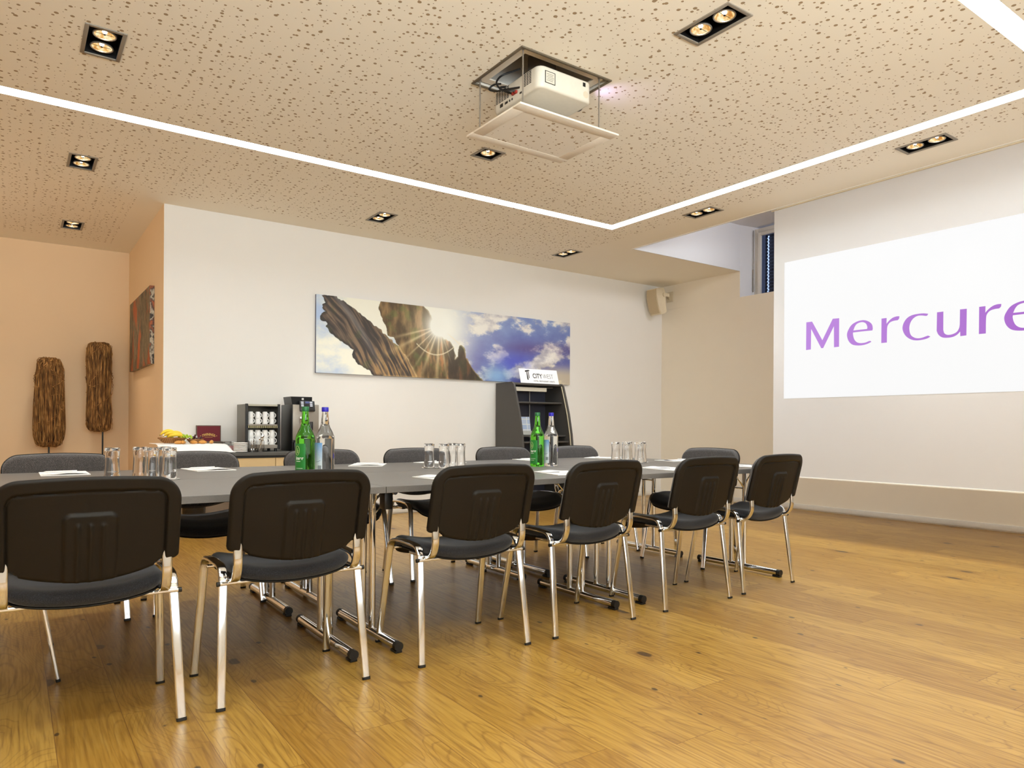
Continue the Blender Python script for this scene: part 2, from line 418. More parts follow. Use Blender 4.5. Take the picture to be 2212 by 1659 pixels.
# ---------------------------------------------------------------- light strips in the ceiling
STRIPM = emis('led_diffuser', (.84, .945, 1., 1), 27.)
REC = .032
def strip(label, lo, hi):
    t = thing('light_strip', label, 'light strip', ((lo[0]+hi[0])/2, (lo[1]+hi[1])/2, ZC+REC), group='recessed light strips in the ceiling')
    cx, cy = t.location[:2]
    MB().box((lo[0]-cx, lo[1]-cy, -.004), (hi[0]-cx, hi[1]-cy, 0)).build('diffuser', STRIPM, t)
    MB().box((lo[0]-cx, lo[1]-cy, .0005), (hi[0]-cx, hi[1]-cy, .012)).build('channel', TRIMW, t)
strip('long glowing white light strip running parallel to the picture wall', (-2.6, 5.345), (5.0115, 5.463))
strip('glowing white light strip running beside the projection screen', (5.012, 1.5535), (5.125, 5.463))
strip('short end of glowing light strip at the top right corner of the photo', (-2.6, 1.44), (5.125, 1.553))
sl = MB()
for loop in ([(-2.6, 5.463), (5.125, 5.463), (5.125, 1.44), (-2.6, 1.44)], [(-2.6, 5.345), (5.012, 5.345), (5.012, 1.553), (-2.6, 1.553)]):
    for a, b in zip(loop, loop[1:]): sl.quad([(a[0], a[1], ZC), (b[0], b[1], ZC), (b[0], b[1], ZC+REC), (a[0], a[1], ZC+REC)])
sl.quad([(-2.6, 5.345, ZC), (-2.6, 5.463, ZC), (-2.6, 5.463, ZC+REC), (-2.6, 5.345, ZC+REC)]).quad([(-2.6, 1.44, ZC), (-2.6, 1.553, ZC), (-2.6, 1.553, ZC+REC), (-2.6, 1.44, ZC+REC)])
struct('trim_4', sl, WHITEW, normals=False)                             # side walls of the light slot

# ---------------------------------------------------------------- downlights
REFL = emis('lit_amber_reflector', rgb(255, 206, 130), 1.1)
BULB = emis('halogen_bulb', (1., .86, .62, 1), 60.)
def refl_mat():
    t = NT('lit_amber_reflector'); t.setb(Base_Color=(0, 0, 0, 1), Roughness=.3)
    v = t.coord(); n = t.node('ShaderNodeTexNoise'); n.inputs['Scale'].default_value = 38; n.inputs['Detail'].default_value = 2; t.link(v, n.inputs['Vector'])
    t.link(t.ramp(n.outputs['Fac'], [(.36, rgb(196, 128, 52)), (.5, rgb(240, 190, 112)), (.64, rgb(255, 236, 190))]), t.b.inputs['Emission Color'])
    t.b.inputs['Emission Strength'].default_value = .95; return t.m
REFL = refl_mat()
BULB = emis('halogen_bulb', (1., .88, .66, 1), 50.)
def lamp_reflector(x, y, parent):
    b = MB().lathe([(.050, .010), (.046, .018), (.034, .040), (.018, .055), (.006, .058)], 24, (x, y, 0)).build('lamp_reflector', REFL, parent)
    MB().lathe([(.055, .004), (.058, .008), (.055, .014), (.050, .012), (.050, .006), (.055, .004)], 24, (x, y, 0)).build('lamp_ring', STEEL, b)
    MB().lathe([(.0535, .012), (.050, .021), (.038, .044), (.021, .060), (0, .063)], 24, (x, y, 0)).build('lamp_shell', BLACKM, b)
    MB().ball((x, y, .026), .0115, sz=.9).build('bulb', BULB, b)
    MB().lathe([(.0, .008), (.006, .009), (.006, .013), (0, .014)], 12, (x, y, 0)).tube([(x-.045, y, .012), (x+.045, y, .012)], .0012, 6, up=Vector((0, 0, 1))).build('bulb_cap', BLACKM, b)
LBL = ['square black twin downlight with grey frame near the top left corner', 'twin downlight left of the picture wall corner, between two others',
       'smallest twin downlight, deep in the tan alcove ceiling', 'large twin downlight with grey frame at the top, right of the projector',
       'single-lamp square downlight behind the lowered projector panel', 'twin downlight above the panorama picture',
       'twin downlight near the ceiling corner, closest to the wall speaker', 'twin downlight beside the left end of the projection screen',
       'twin downlight with bright frame above the projected picture']
for (x, y, n), lb in zip(LIGHTS, LBL):
    t = thing('ceiling_downlight', lb, 'downlight', (x, y, ZC), group='recessed ceiling downlights')
    h = .175 if n == 2 else .10; w = .097; f = .020
    fr = MB().box((-w, -h, -.006), (-w+f, h, .001), .002).box((w-f, -h, -.006), (w, h, .001), .002).box((-w+f, -h, -.006), (w-f, -h+f, .001), .002).box((-w+f, h-f, -.006), (w-f, h, .001), .002)
    fr.build('frame', GREYTRIM, t)
    hb = MB(); a, c = w-f, h-f; zt = .09
    hb.quad([(-a, -c, 0), (-a, c, 0), (-a, c, zt), (-a, -c, zt)]).quad([(a, -c, 0), (a, -c, zt), (a, c, zt), (a, c, 0)])
    hb.quad([(-a, -c, 0), (-a, -c, zt), (a, -c, zt), (a, -c, 0)]).quad([(-a, c, 0), (a, c, 0), (a, c, zt), (-a, c, zt)]).quad([(-a, -c, zt), (-a, c, zt), (a, c, zt), (a, -c, zt)])
    hb.build('housing', BLACKM, t, normals=False)
    for yy in ([-.075, .075] if n == 2 else [0.]): lamp_reflector(0, yy, t)
def spot(x, y, z, power, col=(1., .80, .58), size=1.45, blend=1., rad=.05):
    l = bpy.data.lights.new('downlight_or_fill', 'SPOT'); l.energy = power; l.color = col; l.spot_size = size; l.spot_blend = blend; l.shadow_soft_size = rad
    o = bpy.data.objects.new('downlight_or_fill', l); C.objects.link(o); o.location = (x, y, z)
    return o
for x, y, n in LIGHTS: spot(x, y, ZC-.03, (85 if x > 5 and y < 5 else 52) if n == 2 else 34, (1., .84, .66) if x < 1. else (1., .97, .94))
for x, y in [(.4, 2.3), (.4, .2), (2.9, .2), (5.4, .3), (-1.9, 2.3), (-1.9, 4.4), (-1.9, 6.5), (-1.9, 8.6)]:
    spot(x, y, ZC-.03, 30, (.96, .98, 1.) if y < 3 else (1., .80, .60))

def area(name, loc, target, sx, sy, power, col):
    l = bpy.data.lights.new(name, 'AREA'); l.shape = 'RECTANGLE'; l.size = sx; l.size_y = sy; l.energy = power; l.color = col
    o = bpy.data.objects.new(name, l); C.objects.link(o); o.location = loc
    o.rotation_euler = (Vector(target)-Vector(loc)).to_track_quat('-Z', 'Y').to_euler(); return o
area('ceiling_fill', (.9, YB+.6, 2.0), (1.3, YB+1.7, 3.0), 5.2, .8, 255, (.84, .95, 1.)).data.spread = 2.1  # unseen fill lamp, added to brighten the ceiling
area('ceiling_fill', (-2.4, 7.6, 1.9), (-1.6, 7.6, 3.0), 1.0, 4., 15, (1., .88, .74)).data.spread = 2.8  # second unseen fill, added to lift the alcove and far ceiling
area('front_fill', (2.2, YB+.05, 1.3), (2.2, 3.2, 2.2), 7.5, 1.6, 45, (.86, .94, 1.)).data.spread = 2.4  # added fill lamp behind the camera, no window is built there
area('shaft_fill', (6.9, 3.3, ZU-.1), (7.0, 6.0, 3.25), .9, .5, 10.5, (.93, .95, 1.)).data.spread = 1.7  # hidden fill lamp, added to lighten the shaft walls
sp_ = spot(6.6, .4, 2.95, 190, (1., .95, .85), 1.35, 1., .3)            # added fill spot without a fixture, brightens the floor behind the screen
sp_.rotation_euler = (Vector((6.5, 3.6, 0))-Vector((6.6, .4, 2.95))).to_track_quat('-Z', 'Y').to_euler()
# ---------------------------------------------------------------- projection screen and picture
def screen():
    t = thing('projection_screen', 'large white roll-down projection screen hanging from the ceiling slot', 'projection screen', (5.9, 2.75, ZC))
    y0, y1 = -1.30, 1.31
    MB().box((-.0015, y0, .545-ZC), (.0015, y1, -.001)).build('screen_cloth', SCREENM, t)
    MB().box((-.008, y0, .535-ZC), (.008, y1, .549-ZC), .003).build('bottom_bar', TRIMW, t)
    MB().box((-.006, y0+.02, -.012), (.006, y1+.03, -.0005), .002).build('slot_cover', CREAM, t)
    yc = 3.948; W = 2.262
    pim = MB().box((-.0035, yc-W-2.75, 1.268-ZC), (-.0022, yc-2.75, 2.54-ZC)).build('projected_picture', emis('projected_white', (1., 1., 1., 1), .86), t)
    L = {}
    Mm = [(3.721, 1.956), (3.664, 1.956), (3.564, 1.778), (3.467, 1.958), (3.408, 1.956), (3.408, 1.707), (3.454, 1.706), (3.456, 1.892), (3.556, 1.708), (3.574, 1.708), (3.673, 1.891), (3.675, 1.706), (3.722, 1.704)]
    e = [(3.115, 1.818), (3.112, 1.836), (3.119, 1.868), (3.142, 1.893), (3.174, 1.909), (3.207, 1.914), (3.254, 1.906), (3.296, 1.884), (3.324, 1.845), (3.336, 1.81), (3.331, 1.772), (3.314, 1.738), (3.286, 1.714), (3.243, 1.703), (3.196, 1.702), (3.155, 1.71), (3.123, 1.723), (3.132, 1.732), (3.146, 1.73), (3.173, 1.722), (3.206, 1.72), (3.238, 1.726), (3.262, 1.744), (3.276, 1.771), (3.283, 1.804), (3.282, 1.818), (3.206, 1.819)]
    eh = [(3.28, 1.835), (3.16, 1.835), (3.158, 1.85), (3.168, 1.878), (3.188, 1.894), (3.216, 1.898), (3.249, 1.888), (3.267, 1.867)]
    r = [(3.039, 1.908), (2.997, 1.908), (2.998, 1.859), (2.981, 1.879), (2.951, 1.902), (2.921, 1.911), (2.894, 1.91), (2.897, 1.891), (2.908, 1.879), (2.938, 1.878), (2.968, 1.869), (2.988, 1.845), (2.993, 1.814), (2.994, 1.705), (3.04, 1.705)]
    c = [(2.672, 1.902), (2.679, 1.889), (2.688, 1.887), (2.719, 1.894), (2.753, 1.895), (2.782, 1.881), (2.804, 1.854), (2.815, 1.816), (2.813, 1.777), (2.802, 1.746), (2.777, 1.725), (2.748, 1.716), (2.716, 1.718), (2.688, 1.726), (2.672, 1.73), (2.655, 1.72), (2.679, 1.708), (2.716, 1.701), (2.756, 1.7), (2.793, 1.708), (2.831, 1.732), (2.856, 1.765), (2.869, 1.809), (2.859, 1.852), (2.832, 1.888), (2.795, 1.906), (2.745, 1.911), (2.705, 1.909)]
    u = [(2.607, 1.905), (2.561, 1.905), (2.561, 1.763), (2.554, 1.738), (2.538, 1.724), (2.515, 1.72), (2.485, 1.726), (2.462, 1.74), (2.448, 1.767), (2.444, 1.792), (2.443, 1.906), (2.396, 1.905), (2.398, 1.704), (2.44, 1.702), (2.441, 1.738), (2.462, 1.716), (2.492, 1.702), (2.531, 1.699), (2.569, 1.706), (2.596, 1.73), (2.609, 1.76)]
    def sh(p, d): return [(a+d, b) for a, b in p]
    outs = [Mm, e, eh, r, c, u, sh(r, -.727), sh(e, -1.188), sh(eh, -1.188)]
    def smooth_outline(P):
        n = len(P); out = []
        def corner(i):
            a, b, c_ = Vector(P[i-1]), Vector(P[i]), Vector(P[(i+1) % n])
            return (b-a).angle(c_-b, 0) > math.radians(42)
        K = [corner(i) for i in range(n)]
        for i in range(n):
            p0, p1, p2, p3 = Vector(P[i-1]), Vector(P[i]), Vector(P[(i+1) % n]), Vector(P[(i+2) % n])
            out.append(tuple(p1)); L_ = (p2-p1).length
            if (K[i] and K[(i+1) % n]) or L_ > .11: continue
            m1 = (p2-p1) if K[i] or (p1-p0).length > .11 else (p2-p0).normalized()*L_; m2 = (p2-p1) if K[(i+1) % n] or (p3-p2).length > .11 else (p3-p1).normalized()*L_
            for k in range(1, 6):
                t_ = k/6; h1 = 2*t_**3-3*t_**2+1; h2 = t_**3-2*t_**2+t_; h3 = -2*t_**3+3*t_**2; h4 = t_**3-t_**2
                out.append(tuple(p1*h1+m1*h2+p2*h3+m2*h4))
        return out
    outs = [[(-(a-2.75), b-ZC) for a, b in smooth_outline(p)] for p in outs]
    M = frame_matrix((-.0042, 0, 0), (0, -1, 0), (0, 0, 1))
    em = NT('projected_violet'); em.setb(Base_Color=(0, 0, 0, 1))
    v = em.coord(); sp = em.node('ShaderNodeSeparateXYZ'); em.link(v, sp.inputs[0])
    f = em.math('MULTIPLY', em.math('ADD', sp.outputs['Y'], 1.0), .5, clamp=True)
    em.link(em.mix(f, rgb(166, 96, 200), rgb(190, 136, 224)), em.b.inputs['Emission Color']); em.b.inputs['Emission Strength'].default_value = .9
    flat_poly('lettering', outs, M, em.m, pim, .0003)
screen()

# ---------------------------------------------------------------- panorama canvas
def in_poly(x, y, P):
    c = False; n = len(P); j = n-1
    for i in range(n):
        xi, yi = P[i]; xj, yj = P[j]
        if (yi > y) != (yj > y) and x < (xj-xi)*(y-yi)/(yj-yi)+xi: c = not c
        j = i
    return c
def seg_dist(x, y, P):
    d = 9.
    for i in range(len(P)):
        ax, ay = P[i]; bx, by = P[(i+1) % len(P)]; vx, vy = bx-ax, by-ay
        t = max(0, min(1, ((x-ax)*vx+(y-ay)*vy)/(vx*vx+vy*vy+1e-9))); d = min(d, math.hypot(x-ax-t*vx, y-ay-t*vy))
    return d
LOG_A = [(2.65, 2.37), (2.822, 2.38), (2.864, 2.337), (2.9, 2.334), (3.072, 2.23), (3.234, 2.121), (3.4, 2.003), (3.554, 1.888), (3.665, 1.767), (3.745, 1.643), (3.794, 1.54), (3.26, 1.54), (3.222, 1.575), (3.163, 1.613), (3.104, 1.638), (3.01, 1.714), (3.002, 1.761), (3.024, 1.804), (2.945, 1.859), (2.832, 1.918), (2.748, 1.992), (2.713, 2.042), (2.72, 2.083), (2.652, 2.103), (2.64, 2.148), (2.665, 2.184), (2.699, 2.193), (2.664, 2.23), (2.671, 2.277), (2.705, 2.3)]
LOG_B = [(3.344, 2.38), (3.869, 2.38), (3.927, 2.328), (3.968, 2.266), (4.018, 2.198), (4.069, 2.085), (4.137, 2.017), (4.222, 1.993), (4.274, 1.923), (4.3, 1.835), (4.292, 1.79), (4.326, 1.822), (4.329, 1.912), (4.346, 1.958), (4.386, 1.96), (4.422, 1.918), (4.449, 1.814), (4.502, 1.742), (4.556, 1.669), (4.647, 1.582), (4.702, 1.54), (3.794, 1.54), (3.745, 1.643), (3.665, 1.767), (3.554, 1.888), (3.492, 1.982), (3.415, 2.004), (3.407, 2.074), (3.368, 2.154), (3.323, 2.247), (3.304, 2.301)]
def lerp3(a, b, t): t = max(0., min(1., t)); return tuple(x+(y-x)*t for x, y in zip(a, b))
def fbm(x, y, s, o=4):
    v = 0; a = .5
    for k in range(o): v += a*noise.noise(Vector((x*s, y*s, 3.7*k))); s *= 2.1; a *= .55
    return v+.5
def paint(x, z):
    u = (x-2.6)/3.46; v = (z-1.55)/.825
    n = fbm(x, z*1.6, 1.7, 6)
    n2 = fbm(x+7, z*1.8, 3.4, 5)
    left = lerp3((176, 196, 228), (246, 242, 224), smooth((n-.25)*1.6+min(u*4, .5)))
    right = lerp3((84, 84, 158), (134, 158, 206), v*.8+n2*.5-.2)
    cloud = smooth((n*.6+n2*.4-.44)*6.5)
    cc = lerp3((176, 170, 178), (240, 234, 226), smooth((n2-.3)*2.2))
    right = lerp3(right, cc, cloud)
    band = math.exp(-((v-.52-.1*(u-.8))/.10)**2)*smooth((u-.62)*6); right = lerp3(right, (92, 76, 130), band*.85*smooth((.75-n)*3))
    right = lerp3(right, (214, 198, 160), smooth((.38-v)*4)*smooth((u-.78)*7)*.85)
    blu = math.exp(-(((u-.72)/.09)**2+((v-.28)/.17)**2)); right = lerp3(right, (74, 80, 190), blu*.85*smooth((.8-n)*3))
    blu = math.exp(-(((u-.66)/.06)**2+((v-.08)/.16)**2)); right = lerp3(right, (130, 170, 214), blu)
    c = lerp3(left, right, smooth((u-.40)*5))
    dx, dz = x-4.077, z-2.159; d = math.hypot(dx, dz)
    c = lerp3((255, 253, 240), c, smooth(d/.62)*.6+.4*smooth(d/1.3))
    jx = x+.016*noise.noise(Vector((x*22, z*22, 0))); jz = z+.016*noise.noise(Vector((x*22, z*22, 5)))
    ina = in_poly(jx, jz, LOG_A); inb = (not ina) and in_poly(jx, jz, LOG_B)
    if ina:
        # grain follows the trunk direction
        s = (x-2.65)*.72-(z-2.37)*.70; w = (x-2.65)*.70+(z-2.37)*.72 + .16*s*s
        g = fbm(w*9+.2*noise.noise(Vector((s*4, w*4, 0))), s*.8, 3., 5)
        c = lerp3((54, 44, 38), (128, 104, 80), smooth((g-.25)*1.8))
        ed = seg_dist(x, z, LOG_A)
        sun = smooth((s-.55)*1.6)
        c = lerp3(c, (206, 158, 92), sun*smooth((g-.45)*4)*.7)
        c = lerp3(c, (120, 116, 118), smooth(1-abs(w-.12)/.06)*(1-sun)*.6)
        c = lerp3(c, (236, 200, 140), smooth(1-ed/.03)*sun*.7) if w > .1 else lerp3(c, (30, 22, 18), smooth(1-ed/.04)*.7)
        c = lerp3(c, (70, 84, 40), smooth((fbm(x, z, 5.)-.6)*5)*.35)
    elif inb:
        g = fbm(x*3.2, z*.9, 3.4, 5); g2 = fbm(x, z, 6., 4)
        c = lerp3((78, 58, 30), (156, 122, 74), smooth((g-.25)*1.6))
        c = lerp3(c, (92, 104, 44), smooth((g2-.52)*4)*.5)
        c = lerp3(c, (206, 118, 60), smooth((g-.5)*4)*smooth((x-3.7)*3)*.6)
        ed = seg_dist(x, z, LOG_B)
        if x > 4.2: c = lerp3(c, (44, 34, 28), .55)
        c = lerp3(c, (250, 232, 180), smooth(1-ed/.02)*.5*smooth((x-3.5)*2))
        cur = z-(1.83+.9*(x-3.97)**2*2-.22*(x-3.97)); 
        if 3.78 < x < 4.3 and abs(cur) < .008: c = lerp3(c, (236, 220, 180), .7)
    a = math.atan2(dz, dx)
    ray = 0
    for ra, wd, ln in ((-1.62, .05, 1.), (-1.40, .035, .8), (-1.95, .05, .9), (-2.15, .03, .7), (-2.65, .045, .9), (-2.85, .035, .8), (-1.2, .02, .5), (-.6, .03, .45), (-2.4, .025, .8)):
        ray = max(ray, math.exp(-((a-ra)/wd)**2)*max(0, 1-d/(.95*ln)))
    if z < 2.16: c = lerp3(c, (255, 226, 170), ray*.9)
    c = lerp3(c, (255, 254, 244), min(1, 1.1*math.exp(-(d/.13)**2)+.55*math.exp(-(d/.34)**2)))
    return c
def canvas():
    x0, x1, z0, z1 = 2.602, 6.060, 1.548, 2.372; y = 7.256
    o = thing('panorama_picture', 'long canvas picture of driftwood, sun rays and clouds on the white wall', 'picture', ((x0+x1)/2, y, (z0+z1)/2))
    ox, oz = o.location.x, o.location.z
    nx, nz = 860, 205; me = bpy.data.meshes.new('printed_canvas')
    vs = []; cols = []
    for j in range(nz+1):
        for i in range(nx+1):
            x = x0+(x1-x0)*i/nx; z = z0+(z1-z0)*j/nz; vs.append((x-ox, 0, z-oz)); c = paint(x, z); cols += list(lin(tuple(q/255 for q in c)))+[1.]
    fs = [(j*(nx+1)+i, j*(nx+1)+i+1, (j+1)*(nx+1)+i+1, (j+1)*(nx+1)+i) for j in range(nz) for i in range(nx)]
    me.from_pydata(vs, [], fs); at = me.color_attributes.new('print', 'FLOAT_COLOR', 'POINT'); at.data.foreach_set('color', cols)
    t = NT('printed_canvas'); a = t.node('ShaderNodeAttribute', attribute_name='print')
    v = t.coord(); nz_ = t.node('ShaderNodeTexNoise'); nz_.inputs['Scale'].default_value = 300; t.link(v, nz_.inputs['Vector'])
    t.link(t.mix(t.math('MULTIPLY', nz_.outputs['Fac'], .06), a.outputs['Color'], (.5, .5, .5, 1)), t.b.inputs['Base Color']); t.setb(Roughness=.6)
    me.materials.append(t.m); ob = bpy.data.objects.new('printed_canvas', me); C.objects.link(ob); ob.parent = o
    MB().box((x0-ox, .0006, z0-oz), (x1-ox, .0335, z1-oz)).build('stretcher_frame', plain('canvas_edge', rgb(110, 112, 130), .7, 0, 5, .3), o)
canvas()
def abstract():
    t = NT('abstract_paint'); v = t.coord((1, 1, .6))
    n1 = t.node('ShaderNodeTexNoise'); n1.inputs['Scale'].default_value = 4.2; n1.inputs['Detail'].default_value = 10; n1.inputs['Roughness'].default_value = .68; t.link(v, n1.inputs['Vector'])
    v2 = t.coord((1, 1, .55)); n2 = t.node('ShaderNodeTexNoise'); n2.inputs['Roughness'].default_value = .7; n2.inputs['Scale'].default_value = 11; n2.inputs['Detail'].default_value = 6; t.link(v2, n2.inputs['Vector'])
    c1 = t.ramp(n2.outputs['Fac'], [(.3, rgb(44, 38, 30)), (.45, rgb(92, 84, 66)), (.6, rgb(140, 126, 100)), (.75, rgb(60, 54, 44))])
    c = t.mix(t.ramp(n1.outputs['Fac'], [(.5, (0, 0, 0, 1)), (.58, (1, 1, 1, 1))]), c1, rgb(176, 84, 34))
    t.link(c, t.b.inputs['Base Color']); t.setb(Roughness=.6)
    y0, y1, z0, z1 = 7.80, 9.24, 1.597, 2.372
    o = thing('abstract_painting', 'rust and grey abstract painting with thick painted edge on the alcove side wall', 'painting', (XA-.002, (y0+y1)/2, (z0+z1)/2))
    hy, hz = (y1-y0)/2, (z1-z0)/2
    MB().box((-.043, -hy, -hz), (-.040, hy, hz)).build('painted_front', t.m, o)
    e = NT('painted_edge'); v = e.coord((1, 1, .6)); n = e.node('ShaderNodeTexNoise'); n.inputs['Scale'].default_value = 16; n.inputs['Detail'].default_value = 6; e.link(v, n.inputs['Vector'])
    e.link(e.ramp(n.outputs['Fac'], [(.40, rgb(50, 42, 34)), (.47, rgb(200, 190, 168)), (.55, rgb(64, 54, 44)), (.66, rgb(180, 96, 44))]), e.b.inputs['Base Color'])
    MB().box((-.0398, -hy, -hz), (-.001, hy, hz)).build('painted_edge', e.m, o)
abstract()

# ---------------------------------------------------------------- wicker sculptures
def wicker(label, x, y, z0, z1, w, seed, pole):
    rnd = random.Random(seed)
    o = thing('wicker_sculpture', label, 'sculpture', (x, y, 0), group='bundled vine sculptures in the alcove')
    H = z1-z0; b = MB(); R = w/2
    for k in range(120):
        ph = rnd.random()*PI; rr = R*rnd.uniform(.55, .98); off = rnd.uniform(-.3, .3)*R; hh = H/2*rnd.uniform(.95, 1.0); path = []
        pz = rnd.random()*10; n = 26
        for i in range(n):
            a = 2*PI*i/n; cx, sx = math.cos(a), math.sin(a)
            e = 2/7.
            px = rr*math.copysign(abs(cx)**e, cx); pz_ = hh*math.copysign(abs(sx)**(.34), sx)
            wob = .014*noise.noise(Vector((i*.6, pz, k)))*1.5; wob2 = .014*noise.noise(Vector((i*.6, pz+5, k)))*1.5
            wid = 1+.07*math.sin(pz_*5+seed)
            X = (px*math.cos(ph)-off*math.sin(ph))*wid+wob; Y = (px*math.sin(ph)+off*math.cos(ph))*wid*.8+wob2
            path.append((X, Y, (z0+z1)/2+pz_+.01*rnd.uniform(-1, 1)))
        b.tube(path, rnd.uniform(.0028, .0048), 5, closed=True, up=Vector((.3, .9, .2)))
    for k in range(26):
        a0 = rnd.random()*2*PI; z_ = rnd.uniform(z0+.1, z1-.1); dz_ = rnd.uniform(-.25, .25); sw = rnd.uniform(.6, 1.6)
        b.tube([((R*1.0+.006*math.sin(q*3+k))*math.cos(a0+sw*q/8), (R*.86)*math.sin(a0+sw*q/8), min(z1-.02, max(z0+.02, z_+dz_*q/8))) for q in range(9)], rnd.uniform(.002, .0034), 5, up=Vector((0, 0, 1)))
    t = NT('dry_vine'); oi = t.coord((1, 1, .2)); n = t.node('ShaderNodeTexNoise'); n.inputs['Scale'].default_value = 45; n.inputs['Detail'].default_value = 3; t.link(oi, n.inputs['Vector'])
    t.link(t.ramp(n.outputs['Fac'], [(.3, rgb(86, 56, 26)), (.5, rgb(140, 98, 50)), (.7, rgb(200, 152, 90))]), t.b.inputs['Base Color']); t.setb(Roughness=.8)
    b.build('vine_bundle', t.m, o)
    MB().lathe([(0, z0+.05), (R*.5, z0+.05), (R*.58, z0+.2), (R*.58, z1-.2), (R*.5, z1-.05), (0, z1-.05)], 12).build('shade_filler', plain('dark_filler', rgb(48, 30, 16), .9), o)  # dark filler put inside to give the shade between the strands
    MB().tube([(pole, 0, 0.012), (pole, 0, z0+.06)], .009).build('pole', BLACKM, o)
    MB().lathe([(0, 0), (.14, 0), (.14, .012), (0, .012)], 28, (pole, 0, 0)).build('base_plate', BLACKM, o)
wicker('shorter bundle of brown vines on a hidden pole, left in the alcove', .338, 9.40, .742, 1.725, .285, 3, .0)
wicker('taller bundle of brown vines raised on a thin black pole beside the side wall', .822, 9.40, .915, 1.93, .27, 11, .035)

# ---------------------------------------------------------------- wall speaker
def speaker():
    o = thing('wall_speaker', 'small cream loudspeaker tilted down in the room corner under the ceiling', 'speaker', (7.548, 7.108, 2.795), math.radians(178))
    prof = [(.085, .135), (.082, .06), (.066, -.02), (.040, -.10), (.012, -.160), (-.045, -.150), (-.085, -.120), (-.055, -.045), (-.052, .03), (-.062, .10), (-.03, .152), (.03, .150)]
    b = MB().prism(prof, lambda a, z: (a, -.085, z), lambda a, z: (a, .085, z))
    bmesh.ops.bevel(b.bm, geom=b.bm.edges[:], offset=.006, segments=2, affect='EDGES')
    b.build('cabinet', CREAM, o)
    g = MB().prism([(.088, .125), (.0855, .06), (.070, -.02), (.044, -.10), (.020, -.148), (.014, -.148), (.035, -.10), (.06, -.02), (.075, .06), (.078, .125)], lambda a, z: (a+.004, -.072, z), lambda a, z: (a+.004, .072, z))
    g.build('grille', plain('cream_grille', rgb(196, 176, 142), .7, 0, 300, .1), o)
    MB().tube([(-.03, .087, .07), (-.03, .102, .07)], .024, 14, up=Vector((0, 0, 1))).sweep([(-.03, .097, .07), (-.105, .097, .07), (-.14, .05, .07), (-.235, -.03, .07)], [(-.020, -.003), (.020, -.003), (.020, .003), (-.020, .003)], up=Vector((0, 0, 1))).box((-.246, -.075, .02), (-.235, .03, .14), .003).build('wall_bracket', CREAM, o)
    o.scale = (1.22, 1.22, 1.22)
speaker()

# ---------------------------------------------------------------- projector and its ceiling lift
def projector_lift():
    o = thing('projector_lift', 'lowered ceiling hatch on thin rods with a perforated cover panel', 'ceiling lift', (2.577, 3.366, ZC))
    hx, hy = .315, .244
    b = MB(); zt = .34
    b.quad([(-hx, -hy, 0), (-hx, hy, 0), (-hx, hy, zt), (-hx, -hy, zt)]).quad([(hx, -hy, 0), (hx, -hy, zt), (hx, hy, zt), (hx, hy, 0)]).quad([(-hx, -hy, 0), (-hx, -hy, zt), (hx, -hy, zt), (hx, -hy, 0)]).quad([(-hx, hy, 0), (hx, hy, 0), (hx, hy, zt), (-hx, hy, zt)]).quad([(-hx, -hy, zt), (-hx, hy, zt), (hx, hy, zt), (hx, -hy, zt)])
    b.build('housing_box', plain('grey_white_metal', rgb(206, 198, 186), .5), o, normals=False)
    f = .016
    MB().box((-hx-f, -hy-f, -.008), (hx+f, -hy, .001), .002).box((-hx-f, hy, -.008), (hx+f, hy+f, .001), .002).box((-hx-f, -hy, -.008), (-hx, hy, .001), .002).box((hx, -hy, -.008), (hx+f, hy, .001), .002).build('opening_edge', plain('dark_edge', rgb(96, 84, 66), .6), o)
    f2 = .05; hx2, hy2 = hx-.012, hy-.012
    MB().box((-hx2, -hy2, .012), (hx2, -hy2+f2, .020)).box((-hx2, hy2-f2, .012), (hx2, hy2, .020)).box((-hx2, -hy2+f2, .012), (-hx2+f2, hy2-f2, .020)).box((hx2-f2, -hy2+f2, .012), (hx2, hy2-f2, .020)).build('inner_flange', plain('white_flange', rgb(222, 212, 196), .5), o)
    # panel
    px, py, pz = .005, -.008, 2.73-ZC; ax, ay = .362, .275; m = .075
    pn = MB().box((px-ax, py-ay, pz), (px+ax, py-ay+m, pz+.011), .002).box((px-ax, py+ay-m, pz), (px+ax, py+ay, pz+.011), .002).box((px-ax, py-ay+m-.004, pz), (px-ax+m, py+ay-m+.004, pz+.011), .002).box((px+ax-m, py-ay+m-.004, pz), (px+ax, py+ay-m+.004, pz+.011), .002).build('panel_frame', plain('panel_paint', rgb(238, 226, 208), .8), o)
    MB().box((px-ax+m-.004, py-ay+m-.004, pz+.0012), (px+ax-m+.004, py+ay-m+.004, pz+.010)).build('perforated_cover', PANELM, o)
    for x, y in ((-.300, -.226), (-.297, .214), (.258, -.226), (.283, .214)):
        MB().tube([(x, y, pz+.014), (x, y, .10)], .0042, 8).lathe([(0, 0), (.008, 0), (.008, .012), (0, .012)], 10, (x, y, pz+.016)).lathe([(0, 0), (.009, 0), (.009, .01), (0, .01)], 10, (x, y, .0)).build('threaded_rod', STEEL, o)
projector_lift()
